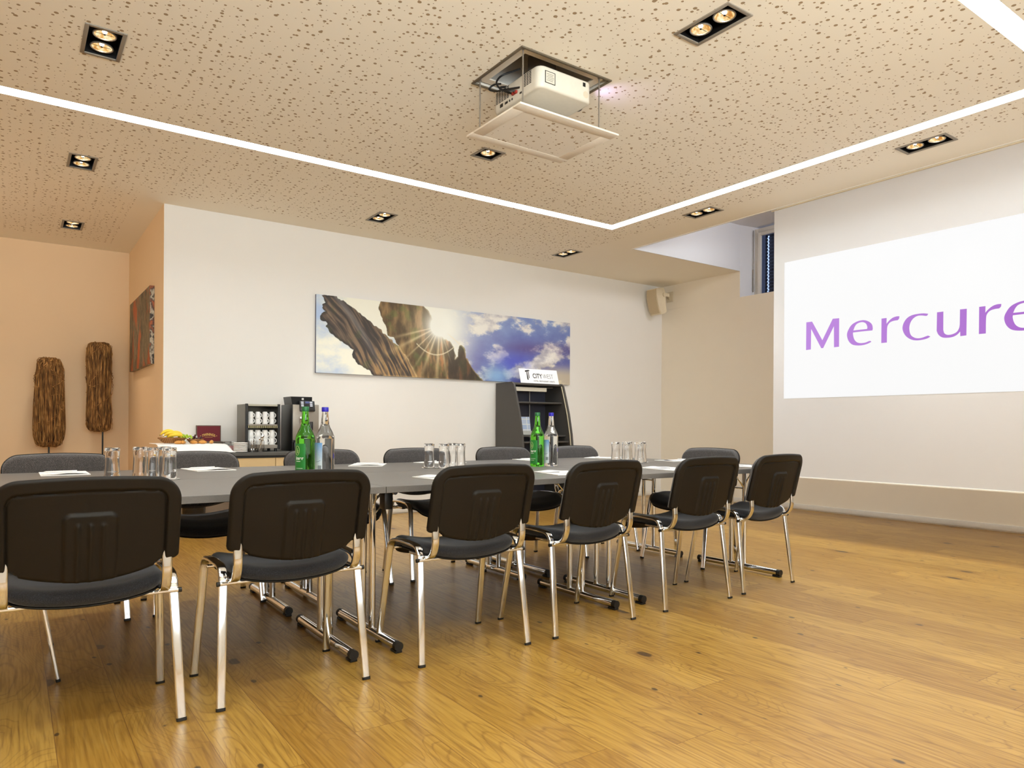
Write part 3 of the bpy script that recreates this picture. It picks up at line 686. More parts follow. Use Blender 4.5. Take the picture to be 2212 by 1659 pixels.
def projector():
    o = thing('projector', 'white projector hanging under the open ceiling hatch', 'projector', (2.572, 3.355, 2.885))
    W = plain('projector_white', rgb(214, 206, 190), .4)
    hx, hy, h = .197, .232, .125
    b = MB(); r = .045
    def rr(k, ins=0):
        pts = []
        for sx, sy, a0 in ((1, 1, 0), (-1, 1, 90), (-1, -1, 180), (1, -1, 270)):
            for q in range(6):
                a = math.radians(a0+90*q/5); pts.append((sx*(hx-r)+(r-ins)*math.cos(a), sy*(hy-r)+(r-ins)*math.sin(a)))
        return pts
    rings = []
    for z, ins in ((0, .012), (.004, .004), (.012, 0), (h-.012, 0), (h-.004, .004), (h, .012)):
        rings.append([b.bm.verts.new((x, y, z)) for x, y in rr(0, ins)])
    for A, B in zip(rings, rings[1:]):
        n = len(A)
        for i in range(n): b.bm.faces.new((A[i], A[(i+1) % n], B[(i+1) % n], B[i]))
    b.bm.faces.new(rings[0][::-1]); b.bm.faces.new(rings[-1]); b.build('body', W, o, ang=50)
    # vents on the rear (-X) side
    dark = BLACKM
    for name, y0, y1, z0 in (('air_vent', -.16, -.085, .045), ('air_vent', .06, .20, .045)):
        v = MB(); ncol = 3 if y1-y0 < .1 else 5
        for c in range(ncol):
            for k in range(8):
                ya = y0+(y1-y0)*c/ncol; v.box((-hx-.001, ya, z0+k*.009), (-hx+.002, ya+(y1-y0)/ncol*.75, z0+k*.009+.005))
        v.build(name, dark, o)
    MB().box((-hx-.0015, -.07, .02), (-hx+.002, -.05, .03)).box((-hx-.0015, .12, .012), (-hx+.002, .15, .032)).box((-hx-.0015, .07, .014), (-hx+.002, .10, .028), .003).box((-hx-.0015, .045, .014), (-hx+.002, .055, .026)).box((-hx-.0015, .02, .014), (-hx+.002, .03, .026)).build('ports', dark, o)
    MB().box((-hx-.012, .0, .036), (-hx+.002, .02, .052), .003).box((-hx-.012, -.028, .036), (-hx+.002, -.008, .052), .003).build('red_connector', plain('red_plug', rgb(150, 40, 26), .5), o)
    # label plate, printed marks and speaker circle on the -Y side
    MB().box((-.155, -hy-.0008, .030), (-.082, -hy+.001, .098)).build('label_border', dark, o)
    MB().box((-.150, -hy-.0014, .034), (-.087, -hy, .094)).build('label_plate', plain('plate', rgb(206, 200, 184), .5), o)
    m = MB()
    for k in range(5): m.box((-.143+.004*(k % 2), -hy-.002, .045+k*.009), (-.10+.004*(k % 3), -hy-.001, .048+k*.009))
    m.build('label_print', plain('grey_print', rgb(140, 130, 116), .6), o)
    MB().lathe([(0, 0), (.020, 0), (.020, .001), (0, .001)], 24, M=Matrix.Translation((.145, -hy+.0004, .042)) @ Matrix.Rotation(PI/2, 4, 'X')).build('sensor_disc', plain('pale_disc', rgb(206, 192, 168), .5), o)
    MB().box((.122, -hy-.001, .085), (.142, -hy+.001, .108)).build('switch', dark, o)
    MB().lathe([(.045, 0), (.05, .012), (.045, .03), (.035, .03), (.030, .012), (0, .01)], 24, M=Matrix.Translation((hx-.004, -.09, .062)) @ Matrix.Rotation(PI/2, 4, 'Y')).build('lens', BLACKM, o)
    MB().box((-.06, -.06, h-.001), (.06, .06, h+.20)).build('mount_column', GREYP, o)
    c = MB()
    for q in ([(-hx, -.02, .05), (-hx-.04, 0, .05), (-hx-.06, .05, .06), (-hx-.05, .09, .10), (-.10, .12, .16), (-.08, .06, .22)],
              [(-hx, .03, .055), (-hx-.05, .06, .07), (-hx-.07, .10, .12), (-hx-.02, .12, .19), (-.12, .05, .23)],
              [(-hx, -.05, .06), (-hx-.03, .04, .075), (-hx-.055, .12, .085), (-hx-.075, .17, .11), (-hx-.05, .15, .14), (-hx-.03, .10, .13)]):
        c.tube(bez(q, 4, .04), .0055, 8)
    c.build('cables', RUBBER, o)
projector()

l = bpy.data.lights.new('lens_glow', 'SPOT'); l.energy = 2.; l.color = (.62, .50, 1.); l.spot_size = 1.6; l.spot_blend = 1.; l.shadow_soft_size = .02
lo_ = bpy.data.objects.new('lens_glow', l); C.objects.link(lo_); lo_.location = (2.86, 3.27, 2.95)
lo_.rotation_euler = Vector((.8, -.25, .32)).to_track_quat('-Z', 'Y').to_euler()

# ---------------------------------------------------------------- conference chair
OV = [(.0158*math.copysign(abs(math.cos(a))**.45, math.cos(a)), .0080*math.copysign(abs(math.sin(a))**.6, math.sin(a))) for a in [2*PI*(k+.5)/16 for k in range(16)]]
def chair_proto():
    t = thing('conference_chair', 'x', 'chair')
    TOP = .493; SX = .252
    for s in (-1, 1):
        # rear leg, front leg and the rail between them are one bent flat-oval tube, split into its parts
        rear = bez([(s*.272, -.208, .0105), (s*SX, -.150, TOP-.006), (s*SX, -.02, TOP)], 6, .05)
        front = bez([(s*.272, .212, .0105), (s*SX, .130, TOP-.008), (s*SX, .02, TOP)], 6, .055)
        for path in (rear, front):
            lg = MB().sweep(path, OV).build('leg', CHROME, t, ang=60)
            p, q = path[0], path[1]; d = (p-q).normalized()
            MB().sweep([p-d*.001, p+d*.010], [(a*1.03, b*1.05) for a, b in OV]).build('foot_cap', RUBBER, lg)
        MB().sweep([(s*SX, -.02, TOP), (s*SX, .02, TOP)], OV).build('side_rail', CHROME, t, ang=60)
    MB().tube([(-SX-.018, -.166, .434), (SX+.018, -.166, .434)], .0075, 10, up=Vector((0, 0, 1))).tube([(-SX, .10, .452), (SX, .10, .452)], .0075, 10, up=Vector((0, 0, 1))).build('cross_bars', CHROME, t)
    for s in (-1, 1): MB().tube([(s*(SX+.026), -.166, .434), (s*(SX+.015), -.166, .434)], .0085, 10, up=Vector((0, 0, 1))).build('bar_cap', RUBBER, t)
    def yb(x, z): return -.222-.24*(z-.5)+.36*x*x       # middle surface of the backrest
    for s in (-1, 1):
        x = s*.222
        p = bez([(x, -.02, .446), (x, -.200, .446), (x, -.230, .50), (x, yb(x, .60)+.004, .60)], 8, .05)
        MB().sweep(p, OV).build('back_bracket', CHROME, t, ang=60)
    # backrest shell seen from behind: rim, recessed field, raised ribbed block
    hw = .259; zt0 = .839
    def zt(x):
        a = abs(x); e = zt0-.012*(a/.25)**2; rr = .075
        if a > hw-rr: e = e-rr+math.sqrt(max(0, rr*rr-(a-hw+rr)**2))
        return e
    def zb(x):
        a = abs(x); c = .504+.038*(min(a, .2)/.2)**2
        if a > .185: c = .542+.013*smooth((a-.185)/.02)
        if a > hw-.02: c += .02-math.sqrt(max(0, .0004-(a-hw+.02)**2))
        return c
    def grid(nu, nv, f, flip=False, b=None, sx=1.):
        vs = []
        us = [.5*math.sin((2*i/nu-1)*PI/2)+.5*(2*i/nu-1) for i in range(nu+1)]
        for u in us:
            x = u*hw*sx; lo, hi = zb(x), zt(x)
            vs.append([b.bm.verts.new(f(x, lo+(hi-lo)*(.5-.5*math.cos(PI*j/nv)))) for j in range(nv+1)])
        for i in range(nu):
            for j in range(nv):
                q = (vs[i][j], vs[i+1][j], vs[i+1][j+1], vs[i][j+1]); b.bm.faces.new(q if not flip else q[::-1])
        ring = [vs[i][0] for i in range(nu+1)]+[vs[nu][j] for j in range(1, nv+1)]+[vs[i][nv] for i in range(nu-1, -1, -1)]+[vs[0][j] for j in range(nv-1, 0, -1)]
        return ring
    def hgt(x, z):
        a = abs(x); dt = zt(x)-z; ds = hw-a; db = z-zb(x)
        zc = zt0-.012*(a/.25)**2-.075
        if a > hw-.075 and z > zc: ds = dt = .075-math.hypot(a-hw+.075, z-zc)
        d = max(0, min(ds, dt)); dd = min(d, max(db, 0)+.0)
        h = .013*math.sqrt(min(1., max(0, dd)/.012)*(2-min(1., max(0, dd)/.012)))
        k = smooth((d-.040)/.007); h -= .009*k                 # inner field sits lower
        gr = math.exp(-((d-.046)/.003)**2); h -= .0035*gr
        bx = min(.072-a, (.722-z));
        if a > .052 and z > .702: bx = .020-math.hypot(a-.052, z-.702)
        bx = bx; bm = smooth((bx+.002)/.006); h += .0090*bm
        for rx in (-.034, 0, .034):
            q = max(abs(x-rx), 0); e = smooth(1-q/.0095)*smooth((.695-z)/.010); h += .0058*e
        return h
    b = MB()
    r1 = grid(150, 88, lambda x, z: (x, yb(x, z)-.006-hgt(x, z), z), True, b)
    r2 = grid(150, 4, lambda x, z: (x, yb(x, z)-.001, z), False, b)
    b.bm.verts.ensure_lookup_table()
    # side wall between the two skins
    n1 = 96
    A = [r1[i] for i in range(151)]; B = [r2[i] for i in range(151)]
    for i in range(150): b.bm.faces.new((A[i], B[i], B[i+1], A[i+1]))
    A = r1[150+88:150+88+151]; B = r2[150+4:150+4+151]
    for i in range(150): b.bm.faces.new((A[i], B[i], B[i+1], A[i+1]))
    b.build('back_shell', BLACKP, t, ang=70)
    # padded front
    b = MB()
    def pf(x, z):
        a = abs(x); ds = hw*.975-a; dt = zt(x)-z-.004; db = z-zb(x)-.002
        zc = zt0-.012*(a/.25)**2-.073; ac = hw*.975-.069
        if a > ac and z > zc: ds = dt = .069-math.hypot(a-ac, z-zc)
        d = max(0, min(ds, dt, db)); q = min(1, d/.022); th = .030*math.sqrt(q*(2-q))
        return (x, yb(x, z)+th, z)
    def grid2():
        nu, nv = 36, 28; vs = []
        us = [math.sin((2*i/nu-1)*PI/2*.98)/math.sin(PI/2*.98) for i in range(nu+1)]
        for u in us:
            x = u*hw*.975; lo, hi = zb(x)+.004, zt(x)-.004
            vs.append([b.bm.verts.new(pf(x, lo+(hi-lo)*(.5-.5*math.cos(PI*j/nv)))) for j in range(nv+1)])
        for i in range(nu):
            for j in range(nv): b.bm.faces.new((vs[i][j], vs[i+1][j], vs[i+1][j+1], vs[i][j+1]))
    grid2(); b.build('backrest_pad', FABRIC, t, ang=80, normals=False)
    # seat cushion: saddle curved, waterfall front; shell below
    def seat(nm, mat, up, x_half, thick, dz, inset):
        b = MB(); nu, nv = 28, 28; tops = []; bots = []
        for i in range(nu+1):
            u = math.sin((2*i/nu-1)*PI/2*.98)/math.sin(PI/2*.98); ct = []; cb = []
            for j in range(nv+1):
                v = math.sin((2*j/nv-1)*PI/2*.98)/math.sin(PI/2*.98)
                # superellipse plan
                k = 1/(abs(u)**8+abs(v)**8)**(1/8) if (u or v) else 1; k = min(1, k*1.0)
                m = max(abs(u), abs(v)); kk = (m/(abs(u)**6+abs(v)**6)**(1/6)) if m > 0 else 1
                X = u*kk*(x_half-inset); Y = v*kk*(.215-inset)+.012
                base = .433+.030*(X/.22)**2-.020*math.cos(min(1, abs(Y)/.2)*PI/2)*0-.012
                if Y > .12: base -= .034*smooth((Y-.12)/.11)
                d = (1-m)*.215; q = min(1, d/.03); e = thick*math.sqrt(q*(2-q))
                ct.append(b.bm.verts.new((X, Y, base+dz+thick*.5+e*.5))); cb.append(b.bm.verts.new((X, Y, base+dz+thick*.5-e*.5-.001)))
            tops.append(ct); bots.append(cb)
        for i in range(nu):
            for j in range(nv):
                b.bm.faces.new((tops[i][j], tops[i+1][j], tops[i+1][j+1], tops[i][j+1])); b.bm.faces.new((bots[i][j+1], bots[i+1][j+1], bots[i+1][j], bots[i][j]))
        for i in range(nu):
            b.bm.faces.new((tops[i][0], bots[i][0], bots[i+1][0], tops[i+1][0])); b.bm.faces.new((tops[i+1][nv], bots[i+1][nv], bots[i][nv], tops[i][nv]))
        for j in range(nv):
            b.bm.faces.new((tops[0][j+1], bots[0][j+1], bots[0][j], tops[0][j])); b.bm.faces.new((tops[nu][j], bots[nu][j], bots[nu][j+1], tops[nu][j+1]))
        b.build(nm, mat, t, ang=80)
    seat('seat_cushion', SEATF, 1, .228, .052, .002, .0)
    seat('seat_shell', BLACKP, 0, .228, .012, -.006, .010)
    return t
proto = chair_proto()
G = 'conference chairs around the table'
near = [(.200, 2.80, 0, 'near-side conference chair cut off by the left edge, its black back largest in the photo'),
        (.869, 2.81, .6, 'second near-side chair from the left, black back below the left bottle pair'),
        (1.660, 2.81, 0, 'third near-side chair from the left, its back below the middle cluster of glasses'),
        (2.352, 2.825, 3.6, 'near-side chair whose black back stands just right of the right bottle pair'),
        (3.158, 2.85, 0, 'second near-side chair from the screen end, overlapping the chair at the table head'),
        (3.838, 2.88, 3.2, 'near-side chair nearest the projection screen, last of its row')]
far = [(.212, 4.275, 0, 'far-side chair with grey fabric back at the left end, in front of the vine sculptures'),
       (.888, 4.275, 0, 'far-side chair with grey fabric back below the white buffet cloth'),
       (1.680, 4.28, 0, 'far-side grey chair behind the left pair of bottles'),
       (2.372, 4.275, 0, 'far-side grey chair behind the middle cluster of glasses'),
       (3.134, 4.28, 0, 'far-side grey chair in front of the brochure rack, left of the right bottle pair'),
       (3.850, 4.28, 0, 'far-side grey chair just right of the right bottle pair')]
used = False
for x, y, r, lb in near: put(proto, used, lb, (x, y, 0), math.radians(r), G); used = True
for x, y, r, lb in far: put(proto, True, lb, (x, y, 0), PI+math.radians(r), G)
put(proto, True, 'grey fabric chair at the head of the table nearest the projection screen', (4.155, 3.575, 0), math.radians(94.8), G)
put(proto, True, 'chair at the left head of the table, only its chrome front legs showing under it', (-.062, 3.527, 0), math.radians(-90), G)

# ---------------------------------------------------------------- tables
ZT = .742; TH = .028; XS = [-.225, 1.287, 2.80, 4.216]; YR = [2.734, 3.592, 4.45]
def table(x0, x1, y0, y1, lb):
    cx, cy = (x0+x1)/2, (y0+y1)/2; g = .0012
    t = thing('folding_table', lb, 'table', (cx, cy, 0), group='grey conference tables pushed together')
    hx, hy = (x1-x0)/2-g, (y1-y0)/2-g
    MB().box((-hx, -hy, ZT-TH), (hx, hy, ZT), .0015, 1).build('tabletop', TABLEM, t)
    for s in (-1, 1):
        lx = s*(hx-(.026 if (s > 0 and x1 > 4) else .103))
        fy0, fy1 = -.345, .345
        lg = MB().tube([(lx, fy0+.025, .030), (lx, fy1-.025, .030)], .0205, 16)
        for yy in (-.055, .055): lg.tube([(lx, yy, .035), (lx, yy, ZT-TH-.022)], .0165, 14)
        lg.tube([(lx, -.30, ZT-TH-.012), (lx, .30, ZT-TH-.012)], .011, 12)
        lo = lg.build('leg', CHROME, t)
        for e0, e1 in ((fy0, fy0+.027), (fy1-.027, fy1)):
            MB().tube([(lx, e0, .030), (lx, e1, .030)], .0207, 16).box((lx-.016, min(e0, e1)+(.002 if e0 < 0 else -.030), 0), (lx+.016, max(e0, e1)+(.030 if e0 < 0 else -.002), .0115), .003).build('end_cap', RUBBER, lo)
        # folding brace and black hinge blocks under the top
        br = MB()
        for yy in (-.055, .055):
            br.tube([(lx-s*.005, yy, ZT-TH-.14), (lx-s*.10, yy, ZT-TH-.045), (lx-s*.20, yy, ZT-TH-.006)], .006, 8)
        br.tube([(lx-s*.014, -.055, ZT-TH-.14), (lx-s*.014, .055, ZT-TH-.14)], .006, 8)
        hook = bez([(lx, -.10, ZT-TH-.012), (lx, -.10, ZT-TH-.05), (lx, -.075, ZT-TH-.08), (lx, -.062, ZT-TH-.12)], 4, .02)
        br.tube(hook, .0045, 8); br.tube([(p.x, -p.y, p.z) for p in hook], .0045, 8)
        br.build('folding_brace', CHROME, t)
        MB().box((s*(hx-.058)-.020, -hy+.10, ZT-TH-.082), (s*(hx-.058)+.020, -hy+.155, ZT-TH), .004).build('hinge_block', BLACKM, t)
nm = [['left end table of the near row, behind the first two near-side chairs', 'middle table of the near row, from the visible seam to the right bottles', 'right end table of the near row, nearest the screen'],
      ['left end table of the far row, under the left glasses', 'middle table of the far row, under the middle glasses', 'right end table of the far row, under the right glasses']]
for r in range(2):
    for k in range(3): table(XS[k], XS[k+1], YR[r], YR[r+1], nm[r][k])

# ---------------------------------------------------------------- on the table: notepads
def pad_proto():
    t = thing('notepad', 'x', 'notepad')
    MB().box((-.105, -.1485, 0), (.105, .1485, .004), .0008, 1).build('paper_block', PAPER, t)
    b = MB(); vs = []
    for i in range(13):
        row = []
        for j in range(9):
            x = -.095+.19*i/12; y = .02+.11*j/8
            z = .0055+.006*math.exp(-((x+.02)/.05)**2)*(.4+.6*j/8)
            row.append(b.bm.verts.new((x, y, z)))
        vs.append(row)
    for i in range(12):
        for j in range(8): b.bm.faces.new((vs[i][j], vs[i+1][j], vs[i+1][j+1], vs[i][j+1]))
    b.build('loose_sheet', PAPER, t, normals=False)
    MB().tube([(-.06, -.075, .009), (.075, -.06, .009)], .0042, 8).tube([(.075, -.06, .009), (.086, -.0588, .009)], [.0042, .001], 8).build('pen', plain('white_pen', rgb(232, 230, 232), .3), t)
    return t
pp = pad_proto(); u_ = False
for x, y, r, lb in [(-.085, 2.945, 0, 'white notepad peeking out left of the first near chair back'),
                    (1.735, 3.01, 4, 'white notepad in front of the third near chair'),
                    (2.46, 3.00, -12, 'white notepad between the backs of the third and fourth near chairs'),
                    (3.27, 2.975, -6, 'white notepad right of the fourth near chair back'),
                    (3.96, 2.93, 8, 'white notepad beside the last near chair'),
                    (4.135, 3.66, 82, 'white notepad in front of the chair at the table head'),
                    (.22, 4.27, 180, 'white notepad in front of the leftmost far chair'),
                    (.91, 4.27, 186, 'white notepad right of the left glasses, below the buffet'),
                    (1.87, 4.25, 150, 'white notepad right of the left bottle pair'),
                    (2.41, 4.27, 205, 'white notepad behind the middle glasses'),
                    (3.22, 4.27, 175, 'white notepad behind the green bottle of the right pair'),
                    (3.95, 4.27, 210, 'white notepad left of the right glasses')]:
    o = put(pp, u_, lb, (x, y, ZT+.0004), math.radians(r), 'white notepads on the table'); u_ = True

# tumblers upside down on paper doilies
GLASSM = glass('clear_glass', (.98, .98, .98, 1), 1.46)
def glass_proto():
    out = [(.0345, 0), (.0350, .004), (.0318, .035), (.0296, .07), (.0292, .095), (.0312, .125), (.0318, .140), (.0300, .146), (0, .146)]
    inn = [(0, .131), (.0270, .131), (.0285, .122), (.0268, .095), (.0272, .07), (.0296, .035), (.0328, .004), (.0335, 0), (.0345, 0)]
    return MB().lathe(out[:-1]+[(0, .146)], 24).lathe(inn, 24).build('water_glass', GLASSM, ang=45)
gp = glass_proto(); bmw = bmesh.new(); bmw.from_mesh(gp.data); bmesh.ops.remove_doubles(bmw, verts=bmw.verts, dist=1e-5); bmesh.ops.recalc_face_normals(bmw, faces=bmw.faces); bmw.to_mesh(gp.data); bmw.free()
gp['category'] = 'glass'
def coaster_proto():
    b = MB(); n = 48
    ring = [b.bm.verts.new(((.046+.0025*math.cos(12*a))*math.cos(a), (.046+.0025*math.cos(12*a))*math.sin(a), .0016+.0012*math.sin(5*a))) for a in [2*PI*k/n for k in range(n)]]
    rin = [b.bm.verts.new((.030*math.cos(a), .030*math.sin(a), .0006)) for a in [2*PI*k/n for k in range(n)]]
    b.bm.faces.new(rin)
    for k in range(n): b.bm.faces.new((rin[k], ring[k], ring[(k+1) % n], rin[(k+1) % n]))
    return b.build('paper_coaster', PAPER, normals=False)
cp = coaster_proto(); cp['category'] = 'coaster'
GL = [(.376, 3.70, 'upturned glass standing alone, leftmost of all the glasses'),
      (.503, 3.795, 'upturned glass of the left cluster, hind one of the middle pair'),
      (.538, 3.70, 'upturned glass of the left cluster, front one of the middle pair'),
      (.605, 3.79, 'upturned glass of the left cluster, behind the rightmost one'),
      (.603, 3.63, 'rightmost upturned glass of the left cluster, left of the buffet chair notepad'),
      (2.082, 3.822, 'leftmost upturned glass of the middle cluster'),
      (2.138, 3.740, 'second upturned glass from the left in the middle cluster'),
      (2.262, 3.850, 'hindmost upturned glass of the middle cluster, third from the left'),
      (2.268, 3.765, 'rightmost upturned glass of the middle cluster'),
      (3.505, 3.685, 'leftmost upturned glass of the right cluster'),
      (3.585, 3.660, 'second upturned glass from the left in the right cluster'),
      (3.690, 3.75, 'upturned glass half hidden behind the second one of the right cluster'),
      (3.665, 3.615, 'upturned glass second from the right in the right cluster'),
      (3.735, 3.655, 'rightmost upturned glass of the right cluster')]
for i, (x, y, lb) in enumerate(GL):
    put(gp, i > 0, lb, (x, y, ZT+.0022), .4*i, 'upturned water glasses on the table')
    put(cp, i > 0, 'white paper coaster under the '+lb.replace('upturned ', '').replace('half hidden ', '').replace(' of the left cluster', ' at left').replace('upturned glass', 'glass'), (x, y, ZT+.0003), .7*i, 'paper coasters under the glasses')

# ---------------------------------------------------------------- bottles
GREENG = glass('green_glass', (.16, .80, .06, 1), 1.36)
CLEARG = glass('clear_bottle_glass', (.96, .97, .96, 1), 1.36)
def bottle(kind, label, x, y, rz):
    g = kind == 'green'
    o = thing('water_bottle', label, 'bottle', (x, y, ZT), rz, 'water bottles on the table')
    prof = [(0, .006), (.020, .004), (.040, 0), (.0445, .004), (.0455, .012), (.0455, .188), (.0440, .203), (.036, .224), (.0235, .248), (.0200, .262), (.0175, .290), (.0150, .316), (.0150, .322)]
    MB().lathe(prof+[(0, .322)], 32).build('bottle_body', GREENG if g else CLEARG, o, ang=50)
    MB().lathe([(0, .3225), (.0162, .3225), (.0168, .326), (.0168, .343), (.0155, .345), (0, .345)], 24).build('cap', plain('green_cap' if g else 'blue_cap', rgb(24, 104, 56) if g else rgb(34, 22, 170), .4), o)
    R = .0462
    if g:
        LM = plain('green_label', rgb(28, 122, 44), .4)
        lb = MB().lathe([(R, .018), (R, .168)], 32, a0=-1.9, a1=.28).build('label', LM, o)
        WH = plain('label_white', rgb(238, 240, 232), .5)
        def wrap(txt, size, z, a, w):
            me = text_mesh(txt, size, Matrix.Identity(4), .0001, 0.0006, width=w)
            for v in me.vertices:
                an = a+v.co.x/R; v.co = Vector(((R+.0008+v.co.z)*math.cos(an), (R+.0008+v.co.z)*math.sin(an), z+v.co.y))
            text_obj('label_lettering', me, WH, lb)
        wrap('inser', .022, .092, -.78, .040)
        m = MB()
        def arc(a0, a1, z0, z1): m.lathe([(R+.0007, z0), (R+.0007, z1)], 10, a0=a0, a1=a1)
        arc(-.78, -.25, .083, .0855); arc(-.78, .0, .050, .0515); arc(-.78, -.2, .040, .0415)
        m.build('label_rules', WH, lb, normals=False)
        pts = [(.012*math.cos(q), .022*math.sin(q)) for q in [2*PI*k/24 for k in range(25)]]
        e = MB().tube([((R+.0008)*math.cos(-.62+p[0]/R), (R+.0008)*math.sin(-.62+p[0]/R), .135+p[1]) for p in pts[:-1]], .0008, 5, closed=True)
        e.tube([((R+.0008)*math.cos(-.62), (R+.0008)*math.sin(-.62), z) for z in (.122, .146)], .0008, 5)
        e.tube([((R+.0008)*math.cos(-.52), (R+.0008)*math.sin(-.52), z) for z in (.122, .138)], .0008, 5)
        e.build('label_emblem', plain('label_gold', rgb(190, 196, 130), .4), lb)
    else:
        t = NT('blue_white_label'); v = t.coord(); sp = t.node('ShaderNodeSeparateXYZ'); t.link(v, sp.inputs[0])
        nz = t.node('ShaderNodeTexNoise'); nz.inputs['Scale'].default_value = 40; t.link(v, nz.inputs['Vector'])
        f = t.math('ADD', t.math('MULTIPLY', t.math('SUBTRACT', sp.outputs['Z'], .055), 8.), t.math('MULTIPLY', t.math('SUBTRACT', nz.outputs['Fac'], .5), .5), clamp=True)
        t.link(t.mix(f, rgb(236, 240, 246), rgb(108, 158, 218)), t.b.inputs['Base Color']); t.setb(Roughness=.5)
        lb = MB().lathe([(R, .020), (R, .170)], 20, a0=-1.25, a1=-.03).build('label', t.m, o)
        m = MB()
        for k in range(9): m.lathe([(R+.0006, .040), (R+.0006, .060)], 2, a0=-.55+.05*k, a1=-.525+.05*k)
        m.build('barcode', plain('bar_ink', rgb(40, 44, 70), .6), lb, normals=False)
        m = MB(); m.tube([((R+.0006)*math.cos(a), (R+.0006)*math.sin(a),   .078+.03*(a+.8)**2*.6) for a in [-.8+.07*k for k in range(9)]], .0007, 5); m.build('label_swoosh', plain('swoosh_ink', rgb(60, 74, 110), .6), lb)
        bd = MB().ball((R*math.cos(1.35), R*math.sin(1.35), .105), .012, sx=.15, sy=.15, sz=1.2); bd.build('round_blue_mark', plain('blue_mark', rgb(56, 40, 170), .5), o)
def toward(x, y): return math.atan2(-y, -x)      # yaw facing the room's near side
bottle('green', 'green glass bottle of the left pair on the table', 1.152, 3.352, toward(1.152, 3.352)-.25)
bottle('clear', 'clear glass bottle with blue cap of the left pair on the table', 1.262, 3.385, toward(1.262, 3.385)-.25)
bottle('green', 'green glass bottle of the right pair in front of the brochure rack', 2.752, 3.615, toward(2.752, 3.615)-.25)
bottle('clear', 'clear glass bottle with blue cap of the right pair in front of the brochure rack', 2.852, 3.600, toward(2.852, 3.6)-.25)

# ---------------------------------------------------------------- buffet counter against the wall
ZB = .745
cab = thing('wall_cabinet', 'floating pale wood sideboard cabinet against the white wall', 'cabinet', (1.85, 7.0, 0))
MB().box((-.81, -.29, .36), (.66, .285, .712), .002, 1).build('carcass', CABIN, cab)
for k in range(3):
    x0 = -.81+k*.490
    MB().box((x0+.002, -.308, .36), (x0+.486, -.291, .690), .002, 1).build('door', CABIN, cab)
MB().box((-.81, -.302, .692), (.66, -.2895, .7115)).build('grip_recess', BLACKM, cab)
wt = MB().box((1.030, 6.672, .7125), (2.525, 7.286, ZB), .002, 1).build('worktop', plain('dark_grey_worktop', rgb(84, 82, 78), .35, 0, 60, .08))
tag(wt, 'dark grey worktop lying on the pale wood sideboard', 'worktop')
# white cloth over a low tray riser
def cloth():
    b = MB(); nx, ny = 46, 34; x0, y0, y1 = 1.035, 6.685, 7.275; vs = []
    for i in range(nx+1):
        row = []
        for j in range(ny+1):
            y = y0+(y1-y0)*j/ny; x1 = 1.665-.115*smooth((y-6.69)/.5); x = x0+(x1-x0)*i/nx
            rise = .072*smooth((x1-x)/.035)*smooth((y-y0)/.17+.10)
            edge = min(1, (x1-x)/.02, (y-y0)/.02)
            z = ZB+.0015+rise+.004*noise.noise(Vector((x*14, y*14, 0)))*smooth(edge)+.002*edge
            row.append(b.bm.verts.new((x, y, max(ZB+.001, z))))
        vs.append(row)
    for i in range(nx):
        for j in range(ny): b.bm.faces.new((vs[i][j], vs[i+1][j], vs[i+1][j+1], vs[i][j+1]))
    tag(b.build('buffet_cloth', plain('white_linen', rgb(248, 246, 244), .8, 0, 60, .01, .1), ang=80, normals=False), 'white cloth spread over the left end of the dark worktop', 'tablecloth')
cloth()
ZF = ZB+.083
def basket(label, x, y, z, L, W, H, rz):
    o = thing('bread_basket', label, 'basket', (x, y, z), rz)
    t = NT('woven_cane'); v = t.coord(); w = t.node('ShaderNodeTexWave', wave_type='BANDS', bands_direction='Z'); w.inputs['Scale'].default_value = 40; t.link(v, w.inputs['Vector'])
    w2 = t.node('ShaderNodeTexWave', wave_type='BANDS', bands_direction='X'); w2.inputs['Scale'].default_value = 22; t.link(v, w2.inputs['Vector'])
    m = t.math('MULTIPLY', w.outputs['Fac'], w2.outputs['Fac']); t.link(t.mix(m, rgb(132, 84, 34), rgb(206, 156, 92)), t.b.inputs['Base Color']); t.setb(Roughness=.7)
    prof = [(.0, .002), (.62, .0), (.80, H*.35), (.95, H*.8), (1.0, H), (.93, H), (.88, H*.8), (.72, H*.35), (.55, .008), (0, .01)]
    MB().lathe(prof, 32, M=Matrix.Diagonal((L/2, W/2, 1, 1))).build('woven_bowl', t.m, o)
    rim = MB().tube([(L/2*math.cos(a), W/2*math.sin(a), H+.002*math.sin(14*a)) for a in [2*PI*k/40 for k in range(40)]], .006, 6, closed=True, up=Vector((0, 0, 1))); rim.build('rolled_rim', plain('cane_rim', rgb(150, 100, 46), .6), o)
basket('oval woven basket holding bananas and green grapes on the white cloth', 1.180, 6.955, ZF, .235, .17, .045, .15)
def banana(label, x, y, z, rz, tilt):
    o = thing('banana', label, 'banana', (x, y, z), rz, 'bananas in the woven basket')
    P = [(.085*math.sin(a), 0, .085*(math.cos(a))-.06) for a in [-.95+1.9*k/12 for k in range(13)]]
    r = [.004, .009, .0135, .016, .017, .0175, .0175, .017, .016, .0145, .012, .007, .004]
    M = Matrix.Rotation(tilt, 4, 'X')
    P = [tuple(M @ Vector(p)) for p in P]
    MB().tube(P, r, 8, up=Vector((0, 1, 0))).build('fruit', plain('banana_yellow', rgb(250, 214, 60), .5, 0, 20, .08), o)
    MB().tube([P[0], tuple(Vector(P[0])+(Vector(P[0])-Vector(P[1]))*.7)], .004, 6, up=Vector((0, 1, 0))).build('stem', plain('banana_stem', rgb(120, 110, 40), .7), o)
banana('banana at the left of the bunch, highest in the basket', 1.150, 6.985, ZF+.085, .3, .35)
banana('banana in the middle of the bunch in the basket', 1.175, 6.945, ZF+.072, .2, .55)
